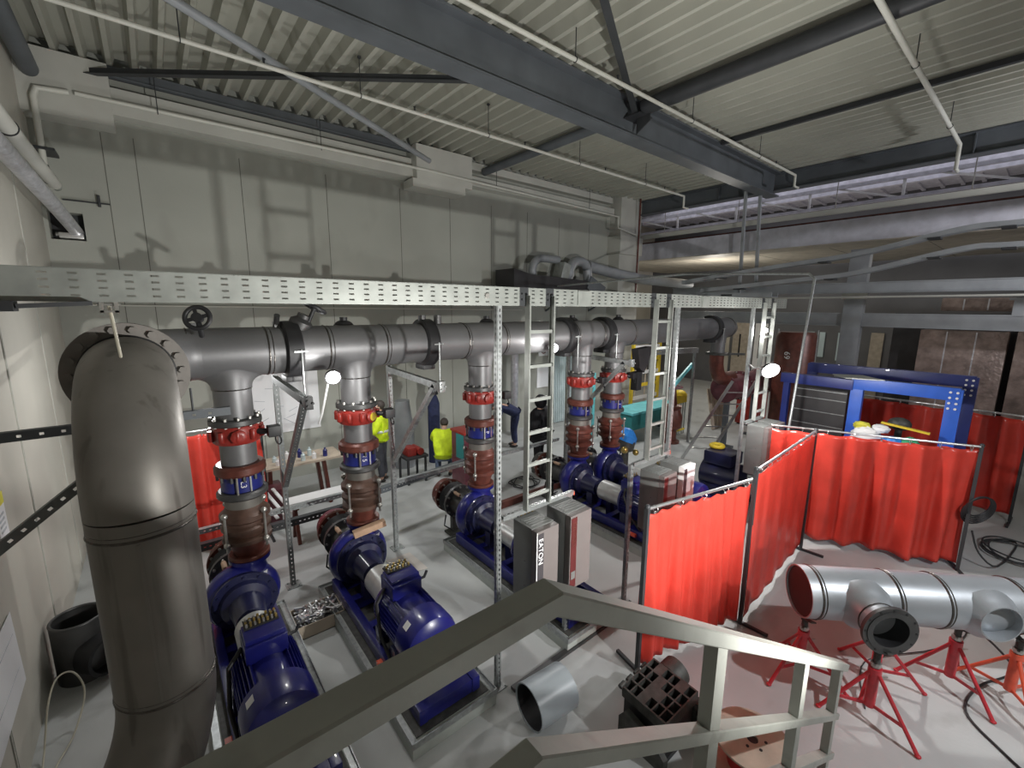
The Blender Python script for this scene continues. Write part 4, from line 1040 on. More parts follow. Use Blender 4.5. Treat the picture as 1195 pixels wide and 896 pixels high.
def person(loc, rotz, pose, label, jacket, trousers, hair='hair', hood=False, long=False, vest=False):
    t = thing('person', label, 'person', loc); t.rotation_euler = (0, 0, rotz)
    J = dict(pelvis=(0, 0, .95), waist=(0, 0, 1.10), chest=(0, 0, 1.32), nb=(0, -.01, 1.47), neck=(0, .01, 1.53), head=(0, .02, 1.645), top=(0, .01, 1.71),
             sl=(-.18, 0, 1.42), sr=(.18, 0, 1.42), el=(-.25, -.02, 1.15), er=(.25, -.02, 1.15), wl=(-.26, .10, .92), wr=(.26, .10, .92),
             hl=(-.09, 0, .92), hr=(.09, 0, .92), kl=(-.10, .02, .50), kr=(.10, .02, .50), al=(-.10, -.02, .09), ar=(.10, -.02, .09))
    J.update(pose)
    for k in J: J[k] = V(J[k])
    hd = (J['top'] - J['neck']).normalized(); fw = pose.get('face'); fw = V(fw).normalized() if fw else V((0, 1, 0))
    fw = (fw - hd * fw.dot(hd)).normalized(); sd = fw.cross(hd)
    pts = []; E = []; idx = {}
    def add(n, p, r, par=None):
        idx[n] = len(pts); pts.append((*p, r))
        if par is not None: E.append((idx[par], idx[n]))
    add('pelvis', J['pelvis'], (.13, .10)); add('waist', J['waist'], (.125, .09), 'pelvis'); add('chest', J['chest'], (.15, .105), 'waist'); add('nb', J['nb'], (.08, .075), 'chest')
    add('neck', J['neck'], .052, 'nb'); add('jaw', J['neck'] + (J['head'] - J['neck']) * .5 + fw * .028, (.062, .07), 'neck'); add('head', J['head'], (.078, .095), 'jaw'); add('top', J['top'], (.062, .075), 'head')
    add('nose', J['head'] + fw * .105 - hd * .02, .011, 'head')
    for s in 'lr':
        k = -1 if s == 'l' else 1
        add('ear' + s, J['head'] + sd * (.088 * k) - hd * .005, .014, 'head')
        add('s' + s, J['s' + s], .062, 'chest'); add('e' + s, J['e' + s], .044, 's' + s); add('w' + s, J['w' + s], .028, 'e' + s)
        a = (J['w' + s] - J['e' + s]).normalized(); side = a.cross(V((k, 0, 0)))
        if side.length < .2: side = a.cross(V((0, 0, 1)))
        side.normalize(); nrm = side.cross(a)
        pm = J['w' + s] + a * .07; add('p' + s, pm, (.034, .016), 'w' + s)
        for q, (o, l) in enumerate(((-.027, .062), (-.009, .075), (.009, .07), (.027, .055))):
            f0 = pm + a * .035 + side * o; f1 = f0 + a * l * .55 + nrm * .008; f2 = f1 + a * l * .35 + nrm * .022
            add('f%s%d' % (s, q), f0, .010, 'p' + s); add('g%s%d' % (s, q), f1, .009, 'f%s%d' % (s, q)); add('h%s%d' % (s, q), f2, .008, 'g%s%d' % (s, q))
        add('t' + s, J['w' + s] + a * .05 + side * -.045, .011, 'w' + s); add('u' + s, J['w' + s] + a * .085 + side * -.055 + nrm * .012, .009, 't' + s)
        add('h' + s, J['h' + s], .088, 'pelvis'); add('k' + s, J['k' + s], .058, 'h' + s); add('a' + s, J['a' + s], .04, 'k' + s)
        sh = J['a' + s]; add('o' + s, sh + V((0, .13, -.05)), (.038, .025), 'a' + s)
    skin('body', pts, E, 0, 'skin', t)
    def sub(name, keys, rad, edges, m, extra=()):
        p = [(*(J[k] if isinstance(k, str) else V(k)), r) for k, r in zip(keys, rad)]
        return skin(name, p, edges, 0, m, t)
    hem = J['pelvis'] + (J['pelvis'] - J['waist']) * (1.9 if long else .55)
    wr_ = lambda s: J['e' + s] + (J['w' + s] - J['e' + s]) * .93
    keys = ['waist', 'pelvis', hem, 'chest', 'nb', 'sl', 'el', wr_('l'), 'sr', 'er', wr_('r')]
    g_ = 1.2 if not long else 1.85
    rad = [(.155 * g_, .125 * g_), (.165 * g_, .135 * g_), (.175 * g_, .145 * g_), (.175 * g_, .14 * g_), (.10, .095), .085 * g_, .066 * g_, .048, .085 * g_, .066 * g_, .048]
    sub('jacket', keys, rad, [(0, 1), (1, 2), (0, 3), (3, 4), (3, 5), (5, 6), (6, 7), (3, 8), (8, 9), (9, 10)], jacket)
    fl = lambda s: J['k' + s] + (J['a' + s] - J['k' + s]) * .95
    sub('trousers', ['pelvis', 'waist', 'hl', 'kl', fl('l'), 'hr', 'kr', fl('r')], [(.15, .125), (.14, .11), .108, .080, .068, .108, .080, .068], [(0, 1), (0, 2), (2, 3), (3, 4), (0, 5), (5, 6), (6, 7)], trousers)
    for s in 'lr':
        g = G(); a = J['a' + s]; g.sphere(a + V((0, .05, -.045)), .06, (.75, 2.0, .72), 12, 8); o = obj('boot', g, 'shoe', None); o.parent = t
    g = G(); c = J['head'] + hd * .028 - fw * .018
    if hood:
        g.sphere(c - hd * .02 - fw * .012, .135, (1, 1.05, 1.2), 18, 12); o = obj('hood', g, jacket, None)
    else:
        g.sphere(c, .100, (.92, 1.06, 1.0), 18, 12)
        kill = [v for v in g.bm.verts if (v.co - J['head']).dot(fw) > .045 and (v.co - J['head']).dot(hd) < .05]; bmesh.ops.delete(g.bm, geom=kill, context='VERTS')
        o = obj('hair', g, hair, None)
    o.parent = t
    for k in (-1, 1):
        g = G(); g.sphere(J['head'] + sd * (.032 * k) + fw * .087 + hd * .012, .011, u=8, v=6); o = obj('eye', g, 'eye', None); o.parent = t
    if vest:
        g = G(); a = J['waist'] + (J['chest'] - J['waist']) * .15; ax = (J['chest'] - J['waist']).normalized()
        x, y = V((1, 0, 0)), ax.cross(V((1, 0, 0))); bm = g.bm; rr = []
        for h in (-.025, .025): rr.append([bm.verts.new(a + ax * h + x * (.205 * cos(2 * pi * i / 28)) + y * (.175 * sin(2 * pi * i / 28))) for i in range(28)])
        g._bridge(rr[0], rr[1]); o = obj('reflective_band', g, 'reflect', None); o.parent = t; md = o.modifiers.new('s', 'SOLIDIFY'); md.thickness = .004
    return t

def people():
    person((3.48, 8.62, 0), radians(50), dict(wl=(-.16, .30, 1.12), wr=(.16, .30, 1.12), el=(-.24, .05, 1.14), er=(.24, .05, 1.14), face=(-.3, 1, -.2)), 'person standing in a yellow hi-vis jacket and dark trousers by the back wall', 'hivis', 'greycloth', vest=True)
    person((4.62, 8.0, 0), radians(-35), dict(pelvis=(0, -.12, .52), waist=(0, -.06, .66), chest=(0, .10, .88), nb=(0, .18, 1.0), neck=(0, .22, 1.05), head=(0, .30, 1.13), top=(0, .34, 1.19), face=(0, .9, -.5),
           sl=(-.19, .14, .97), sr=(.19, .14, .97), el=(-.26, .32, .78), er=(.26, .32, .78), wl=(-.16, .50, .68), wr=(.16, .50, .68), hl=(-.10, -.10, .50), hr=(.10, -.10, .50), kl=(-.15, .30, .48), kr=(.15, .30, .48), al=(-.13, .05, .09), ar=(.13, .05, .09)),
           'person crouching in a yellow hi-vis jacket and denim trousers left of the red cabinet', 'hivis', 'denim')
    person((7.2, 8.7, 0), radians(60), dict(pelvis=(0, -.05, .93), waist=(0, .06, 1.02), chest=(0, .30, 1.12), nb=(0, .44, 1.14), neck=(0, .49, 1.13), head=(0, .60, 1.12), top=(0, .66, 1.11), face=(0, .3, -1),
           sl=(-.18, .40, 1.10), sr=(.18, .40, 1.10), el=(-.22, .46, .86), er=(.22, .46, .86), wl=(-.18, .56, .66), wr=(.18, .56, .66), hl=(-.10, -.04, .92), hr=(.10, -.04, .92)),
           'person in navy work trousers bending forward behind the nearest tall upright', 'navy', 'navy')
    person((6.45, 6.9, 0), radians(25), dict(wl=(-.32, .12, .96), wr=(.32, .12, .96), sl=(-.23, 0, 1.40), sr=(.23, 0, 1.40), el=(-.36, -.02, 1.14), er=(.36, -.02, 1.14), top=(0, .01, 1.69)), 'person in a long black hooded coat seen through the first vertical cable ladder', 'blackcloth', 'blackcloth', hood=True, long=True)

# ------------------------------------------------------------------ back of the pump hall
def back_area():
    t = thing('wall_board', 'large white plan sheet on the back wall behind the first support frame', 'drawing', (2, 9.97, 1.7))
    g = G(); g.box((.95, 9.965, 1.05), (2.65, 9.985, 2.45), bevel=.004); obj('sheet', g, 'paper', t)
    g = G(); rr = random.Random(3)
    for k in range(16):
        x = rr.uniform(1.1, 2.4); z = rr.uniform(1.3, 2.2); a = rr.uniform(-.4, .4); l = rr.uniform(.1, .45)
        g.bar((x, 9.963, z), (x + l * cos(a) * .6, 9.963, z + l * sin(a)), .003, .012)
    obj('drawn_lines', g, 'ink', t, smooth=False)
    # work table with bottles
    t = thing('work_table', 'plank work table with dark red legs against the back wall', 'table', (2.0, 8.5, 0))
    g = G(); g.box((1.2, 8.2, .86), (2.55, 8.85, .90)); obj('table_top', g, 'ply', t, smooth=False)
    for x in (1.3, 2.2):
        for y in (8.27, 8.78): g = G(); g.bar((x, y, .86), (x + (.08 if x > 2 else -.02), y, 0), .09, .06); obj('leg', g, 'rust', t, smooth=False)
    rr = random.Random(9)
    for k in range(9):
        x, y = 1.45 + (k % 5) * .20 + rr.uniform(-.02, .02), 8.35 + (k // 5) * .22 + rr.uniform(-.02, .02)
        g = G(); h = rr.uniform(.10, .19); g.lathe((x, y, .90), (0, 0, 1), [(0, .04), (h * .7, .04), (h * .85, .018), (h, .018)], 14)
        tag(obj('bottle', g, ('white', 'blue_band', 'glass')[k % 3]), 'small bottle among others on the plank table by the plan sheet', 'bottle', 'bottles on the plank table')
    t = thing('machine_bench', 'red machine bench with pale guide bars left of the first support frame', 'bench', (1.0, 8.0, 0))
    g = G(); g.box((.98, 7.9, .3), (1.45, 8.4, .62), bevel=.02); g.box((1.02, 7.95, 0), (1.38, 8.35, .3)); obj('body', g, 'plumred', t)
    for k in range(3): g = G(); g.bar((1.0 + k * .12, 7.8, .70), (1.2 + k * .12, 7.3, .38), .05, .02); obj('guide_bar', g, 'white', t)
    g = G(); g.box((1.30, 6.95, .62), (2.7, 7.35, .66)); tag(obj('white_plank', g, 'white', smooth=False), 'white board lying across trestles behind the first support frame', 'board')
    for x in (1.42, 2.55):
        g = G()
        for y in (6.98, 7.30): g.bar((x, y, 0), (x, 7.14, .62), .05, .05)
        g.box((x - .03, 6.98, .57), (x + .03, 7.32, .62)); tag(obj('trestle', g, 'rust', smooth=False), 'low red trestle under the %s end of the white board' % ('left' if x < 2 else 'right'), 'trestle')
    # drum/column, hoist bag, red cabinet
    g = G(); g.lathe((4.25, 9.2, 0), (0, 0, 1), [(0, .26), (.9, .24), (1.5, .165), (1.57, .165)], 28); tag(obj('grey_hopper', g, 'steelL'), 'grey tapered steel cylinder standing behind the person in the yellow jacket', 'cylinder')
    t = thing('tool_bag', 'dark blue gas bottle with black cap standing behind the crouching person', 'gas bottle', (4.75, 8.6, 0))
    g = G(); g.lathe((4.95, 9.0, 0), (0, 0, 1), [(0, .14), (1.45, .14), (1.6, .09), (1.68, .05)], 24); obj('bottle', g, 'navy', t)
    g = G(); g.lathe((4.95, 9.0, 1.66), (0, 0, 1), [(0, .11), (.16, .11), (.2, .07)], 20); obj('cap', g, 'black', t)
    t = thing('red_cabinet', 'tall red and grey machine cabinet right of the crouching person', 'cabinet', (4.75, 7.3, 0))
    g = G(); g.box((4.55, 7.05, .05), (5.05, 7.55, .62), bevel=.02); obj('lower_body', g, 'plumred', t)
    g = G(); g.box((4.55, 7.05, .62), (5.05, 7.55, 1.20), bevel=.03); obj('upper_body', g, 'plumred', t)
    g = G(); g.box((4.543, 7.08, .66), (4.551, 7.36, 1.17)); obj('side_reflection', g, 'teal', t)  # teal strip paints a reflection on the cabinet side
    g = G(); g.box((4.53, 7.03, 1.18), (5.07, 7.57, 1.23), bevel=.015); obj('lid', g, 'red_valve', t)
    for x in (4.6, 5.0): g = G(); g.box((x - .03, 7.08, 0), (x + .03, 7.52, .05)); obj('foot', g, 'black', t)
    t = thing('low_bench', 'dark bench with red machine parts in front of the crouching person', 'bench', (4.1, 8.2, 0))
    g = G(); g.box((3.75, 8.0, .55), (4.25, 8.5, .60)); 
    for x in (3.8, 4.2):
        for y in (8.05, 8.45): g.box((x - .02, y - .02, 0), (x + .02, y + .02, .55))
    obj('frame', g, 'steelD', t, smooth=False)
    g = G(); g.box((3.82, 8.08, .60), (4.02, 8.36, .78), bevel=.03); g.cyl((4.1, 8.05, .68), (4.1, 8.4, .68), .075); obj_split('red_part', g, 'red_valve', t)
    # wrapped column and sheeting near the tall uprights
    t = thing('foil_column', 'vertical foil wrapped pipe standing at the back wall right of the nearest tall upright', 'pipe', (7.85, 9.5, 0))
    g = G(); g.cyl((7.85, 9.5, 0), (7.85, 9.5, 3.3), .11, n=20); obj('foil_wrap', g, 'foil', t)
    t = thing('sheet_wall', 'corrugated pale blue-grey metal sheet leaning at the back wall behind the first cable ladder', 'sheet', (9.6, 9.7, 0))
    g = G()
    for k in range(16): g.bar((9.75 + k * .09, 9.75, .02), (9.75 + k * .09, 9.9, 3.0), .06, .05)
    g.bar((9.7, 9.82, .02), (11.2, 9.82, .02), .02, .02); g.box((9.72, 9.84, .02), (11.2, 9.86, 3.0)); obj('sheet', g, 'glass', t, smooth=False)
    t = thing('notice_sheet', 'white notice sheet taped to the back wall above the person in the black coat', 'notice', (9.3, 9.96, 1.5))
    g = G(); g.box((9.15, 9.955, 1.20), (9.72, 9.97, 1.95)); g.box((9.2, 9.95, 2.2), (9.6, 9.97, 2.55)); obj('sheet', g, 'paper', t, smooth=False)
    g = G(); g.torus((9.4, 9.945, 2.38), (0, 1, 0), .10, .012, 20, 6); obj('round_sign', g, 'red_valve', t)
    # dark unit and bent pipes on the wall shelf
    t = thing('ventilation_unit', 'black box unit on a wall shelf above the perforated tray', 'unit', (9, 9.3, 4.1))
    g = G(); g.poly([(7.4, 9.0, 4.16), (7.4, 9.0, 4.70), (8.0, 9.0, 4.58), (10.2, 9.0, 4.5), (10.9, 9.0, 4.16)], (0, .8, 0)); obj('case', g, 'blackpanel', t, smooth=False)
    g = G(); g.bar((10.3, 8.97, 4.46), (11.0, 8.97, 4.15), .4, .03, (0, -1, 0)); obj('sloping_panel', g, 'steel', t, smooth=False)
    g = G(); g.box((7.3, 8.9, 4.10), (13.4, 9.95, 4.15)); 
    for x in (7.5, 9.5, 11.5): g.bar((x, 8.95, 4.10), (x, 9.98, 3.6), .05, .05)
    tag(obj('wall_shelf', g, 'steel', smooth=False), 'grey bracketed wall shelf under the black unit and bent pipes', 'shelf')
    def bent(pts, r, label, m='steelL'):
        tt = thing('insulated_bend', label, 'pipe', pts[0]); g = G(); g.tube(pts, r, 20); obj('insulation', g, m, tt)
    bent([(8.35, 9.4, 4.55)] + arc((8.75, 9.4, 4.72), .36, (-1, 0, 0), (0, 0, 1), -.2, pi / 2, 10) + [(9.4, 9.4, 5.08)], .11, 'dull grey pipe bend at the left on the black unit')
    bent([(9.75, 9.4, 4.5)] + arc((10.25, 9.4, 4.74), .36, (-1, 0, 0), (0, 0, 1), -.2, pi / 2, 10) + arc((10.35, 9.4, 4.74), .36, (0, 0, 1), (1, 0, 0), 0, pi / 2, 10) + [(10.75, 9.4, 4.5)], .14, 'thick grey arched pipe on the black unit beside the round opening')
    bent([(10.8, 9.5, 5.0), (12.0, 9.5, 4.86), (13.4, 9.3, 4.7), (16.0, 8.9, 4.6)], .17, 'thick pale grey pipe running right from the black unit')
    g = G(); g.box((9.3, 9.1, 4.5), (9.6, 9.5, 4.98), rot=Matrix.Rotation(.3, 3, 'Y'), bevel=.05); tag(obj('bend_cover', g, 'galvB'), 'pale rounded cover leaning between the two grey pipe bends', 'cover')
    g = G(); g.cyl((13.25, 9.38, 4.15), (13.25, 9.38, 7.4), .03, n=10); tag(obj('red_pipe', g, 'rust'), 'thin dark red pipe running down the end column', 'pipe')
    # right middle ground: pipework, ladder, benches
    t = thing('rust_manifold', 'dark reddish brown pipe manifold with elbow below the end of the header', 'pipe manifold', (12, HY, 1.5))
    g = G(); g.cyl((10.9, HY, 2.62), (10.9, HY, 2.90), .17); obj('grey_drop', g, 'stain_hdr', t)
    g = G(); g.hollow((10.9, HY, 2.56), (10.9, HY, 2.62), .27, .12, 28); g.bar((10.9, HY - .1, 2.59), (11.6, HY - .35, 2.56), .10, .05); obj('black_flange', g, 'iron', t)
    g = G(); g.tube([(10.9, HY, 2.56)] + arc((11.42, HY, 2.42), .52, (-1, 0, 0), (0, 0, -1), 0, pi / 2, 10) + [(11.8, HY, 1.90)], .17, 24); obj('elbow', g, 'rust', t)
    g = G(); g.lathe((11.4, HY, 1.62), (1, 0, 0), [(0, .2), (.05, .36), (.1, .36), (.12, .33), (.9, .33), (.92, .40), (1.0, .40), (1.02, .33), (2.4, .33), (2.42, .40), (2.5, .40)], 32); obj('main_pipe', g, 'plumred', t)
    g = G(); g.bolts((12.36, HY, 1.62), (1, 0, 0), .37, 14, .02, .14); g.bolts((13.86, HY, 1.62), (1, 0, 0), .37, 14, .02, .14); obj('flange_bolts', g, 'bolt', t)
    for x in (11.7, 13.4): g = G(); g.box((x - .06, HY - .25, 0), (x + .06, HY + .25, .06)); g.box((x - .05, HY - .06, .06), (x + .05, HY + .06, 1.32)); obj('support_leg', g, 'steel', t)
    t = thing('step_ladder', 'aluminium ladder leaning beside the dark red manifold', 'ladder', (10, 5.3, 0))
    a0, a1 = V((9.89, 5.36, 0)), V((10.6, 4.62, 2.0)); b0, b1 = V((10.32, 4.95, 0)), V((11.0, 4.25, 2.0))
    for a, b in ((a0, a1), (b0, b1)): g = G(); g.bar(a, b, .03, .07); obj('rail', g, 'silver', t)
    for k in range(1, 7): g = G(); q = k / 7; g.bar(a0.lerp(a1, q), b0.lerp(b1, q), .04, .025); obj('rung', g, 'silver', t)
    t = thing('teal_bench', 'dark teal work bench behind the fifth riser', 'bench', (10.6, 7.2, 0))
    g = G(); g.box((9.9, 6.9, .35), (12.2, 7.6, .80), bevel=.01); obj('body', g, 'teal', t)
    g = G(); g.box((9.85, 6.85, .80), (12.25, 7.65, .86)); obj('bench_top', g, 'cyan', t)
    for x in (10.0, 12.1): g = G(); g.box((x - .04, 6.95, 0), (x + .04, 7.55, .35)); obj('leg', g, 'steelD', t)
    t = thing('shelf_rack', 'light teal upright frame between the fourth and fifth risers', 'frame', (9.7, 7.9, 0))
    for x in (9.0, 9.45): g = G(); g.box((x - .03, 7.87, 0), (x + .03, 7.93, 1.9)); obj('post', g, 'cyan', t)
    for k in range(6): g = G(); g.box((9.0, 7.88, .3 + k * .3), (9.45, 7.92, .34 + k * .3)); obj('shelf_bar', g, 'cyan', t)
    t = thing('yellow_barrier', 'yellow barred barrier left of the leaning ladder', 'barrier', (11.5, 6.6, 0))
    g = G(); g.box((11.2, 6.55, .95), (12.1, 6.6, 1.2)); g.box((11.2, 6.55, .1), (12.1, 6.6, .15)); obj('rails', g, 'yellow', t)
    for k in range(8): g = G(); g.box((11.22 + k * .12, 6.56, 0), (11.25 + k * .12, 6.59, .95)); obj('bar', g, 'galvB', t)
    g = G(); g.sphere((11.75, 6.575, 1.24), .15, (1, 1.2, .75)); bmesh.ops.delete(g.bm, geom=[v for v in g.bm.verts if v.co.z < 1.195], context='VERTS'); g.lathe((11.75, 6.575, 1.20), (0, 0, 1), [(0, .02), (0, .19), (.012, .19), (.014, .1)], 24)
    tag(obj('hard_hat', g, 'yellow'), 'yellow hard hat resting on the yellow barrier', 'hard hat')
    t = thing('yellow_rack', 'yellow and white barred rack seen between the fifth riser and the second cable ladder', 'rack', (13, 9, 0))
    for x in (12.7, 14.3): g = G(); g.box((x - .05, 8.9, 0), (x + .05, 9.0, 3.0)); obj('post', g, 'yellow', t)
    for k in range(6): g = G(); g.box((12.7, 8.92, .5 + k * .45), (14.3, 8.98, .62 + k * .45)); obj('bar', g, 'yellow' if k % 2 else 'white', t)
    for x in (12.9, 13.5, 14.0): g = G(); g.box((x - .015, 8.94, .2), (x + .015, 8.96, 2.8)); obj('rod', g, 'ply', t)
    t = thing('valve_actuator', 'black wedge shaped actuator hanging right of the fifth riser', 'actuator', (7.3, 5.0, 2.5))
    g = G(); g.poly([(7.14, 4.92, 2.92), (7.62, 4.92, 2.95), (7.5, 4.92, 2.62), (7.38, 4.92, 2.45), (7.22, 4.92, 2.55)], (0, .16, 0)); obj('case', g, 'blackpanel', t)
    g = G(); g.cyl((7.05, 5.06, 2.42), (7.38, 5.0, 2.42), .05, n=14); g.box((7.2, 4.95, 2.1), (7.36, 5.1, 2.47), bevel=.02); obj('gear_unit', g, 'black', t)
    t = thing('standing_valve', 'rusty red valve body with hand wheel standing left of the leaning ladder', 'valve', (10.9, 6.3, 0))
    g = G(); g.lathe((10.9, 6.3, 0), (0, 0, 1), [(0, .24), (.06, .24), (.08, .15), (.35, .15), (.45, .26), (.75, .28), (.95, .2), (1.0, .24), (1.06, .24), (1.08, .12), (1.3, .09), (1.55, .06)], 28); obj('valve_body', g, 'rust', t)
    g = G(); g.torus((10.9, 6.3, 1.58), (0, 0, 1), .22, .022, 28, 8); g.bar((10.68, 6.3, 1.58), (11.12, 6.3, 1.58), .03, .02); g.bar((10.9, 6.08, 1.58), (10.9, 6.52, 1.58), .03, .02); obj('hand_wheel', g, 'plumred', t)
    for k in range(5):
        x = 13.1 + k * .2; g = G(); g.bar((x, 6.15, .01), (x + .05, 6.45, 1.25 + .06 * (k % 3)), .16, .03, (0, 1, 0)); tag(obj('pale_board', g, 'ply', smooth=False), 'pale board in the row leaning below the dark red manifold', 'board', 'pale boards leaning below the manifold')
    t = thing('strut_beam', 'galvanised beam running level below the far end of the header pipe', 'beam', (10.3, 5.95, 2.62)); slot_channel(t, (9.2, 5.95, 2.66), (11.4, 5.95, 2.58), .14, .08, (0, -1, 0), 'galv', .10, .04, .02)
    for x in (9.25, 11.3): g = G(); g.box((x - .03, 5.97, 0), (x + .03, 6.03, 2.58)); obj('post', g, 'galv', t, smooth=False)
    g = G(); g.bar((10.3, 6.06, 1.60), (11.34, 6.06, 2.2), .05, .10); tag(obj('cyan_brace', g, 'cyan'), 'light cyan diagonal brace below the galvanised beam', 'brace')
    t = thing('red_bin', 'plum red metal bin at the floor below the dark red manifold', 'bin', (14.85, 5.8, 0))
    g = G(); g.box((14.4, 5.5, .05), (15.3, 6.1, 1.05), bevel=.03); obj('body', g, 'red_valve', t)
    g = G(); g.box((14.36, 5.46, 1.05), (15.34, 6.14, 1.11), bevel=.015); obj('rim', g, 'rust', t)
    for x in (14.5, 15.2): g = G(); g.box((x - .05, 5.55, 0), (x + .05, 6.05, .05)); obj('skid', g, 'black', t)
    g = G(); g.bar((4.5, 6.02, .06), (6.3, 6.04, .06), .10, .12); tag(obj('red_channel', g, 'rust'), 'dark red steel channel on the floor behind the nearest drive cabinets', 'channel')
    g = G(); pts = []
    for k in range(30): a = k * .7; r = .22 + .07 * sin(k * 1.3); pts.append((5.75 + r * 1.5 * cos(a), 6.62 + r * sin(a), .015 + .03 * abs(sin(k * .9))))
    g.tube(smooth_path(pts, 4), .010, 6); tag(obj('cable_tangle', g, 'black'), 'black cable tangled on the bright floor behind the first cable ladder', 'cable')
    # dark blue motor with yellow ring
    t = thing('spare_motor', 'dark blue motor block with a yellow ring on top beside the middle drive cabinets', 'motor', (8.35, 3.75, 0))
    g = G(); g.lathe((8.35, 3.3, .48), (0, 1, 0), [(0, .2), (.02, .30), (.7, .30), (.75, .2)], 32); g.box((8.05, 3.4, .10), (8.65, 3.95, .35), bevel=.02); obj('motor_body', g, 'pump_dark', t)
    g = G(); g.box((8.1, 3.42, .74), (8.6, 3.95, .98), bevel=.03); obj('terminal_box', g, 'pump_dark', t)
    g = G(); g.box((7.95, 3.2, 0), (8.05, 4.2, .12)); g.box((8.62, 3.2, 0), (8.72, 4.2, .12)); g.box((7.95, 3.4, .06), (8.72, 3.5, .12)); g.box((7.95, 3.9, .06), (8.72, 4.0, .12)); obj('skid', g, 'pump_blue', t)
    g = G(); g.torus((8.42, 3.85, 1.02), (0, 0, 1), .11, .04, 24, 10); tag(obj('yellow_ring', g, 'yellow'), 'yellow ring lying on the dark blue motor block', 'ring')
    t = thing('blue_wrapped_valve', 'dark valve wrapped in blue sheet right of the fifth pump', 'valve', (7.9, 5.6, 0))
    g = G(); g.lathe((7.95, 5.7, 0), (0, 0, 1), [(0, .2), (.05, .2), (.06, .1), (.5, .1), (.55, .2), (.75, .24), (.9, .2), (.95, .12)], 24); obj('valve_body', g, 'iron', t)
    g = G(); g.lathe((7.95, 5.7, .78), (.3, -.2, 1), [(0, .25), (.12, .24), (.2, .17), (.26, .10), (.28, .02)], 9); obj('blue_sheet', g, 'blue_bag', t, smooth=False)
    g = G(); g.sphere((7.75, 5.55, .62), .08); g.sphere((8.1, 5.5, .5), .07); obj_split('brass_fitting', g, 'brass', t)

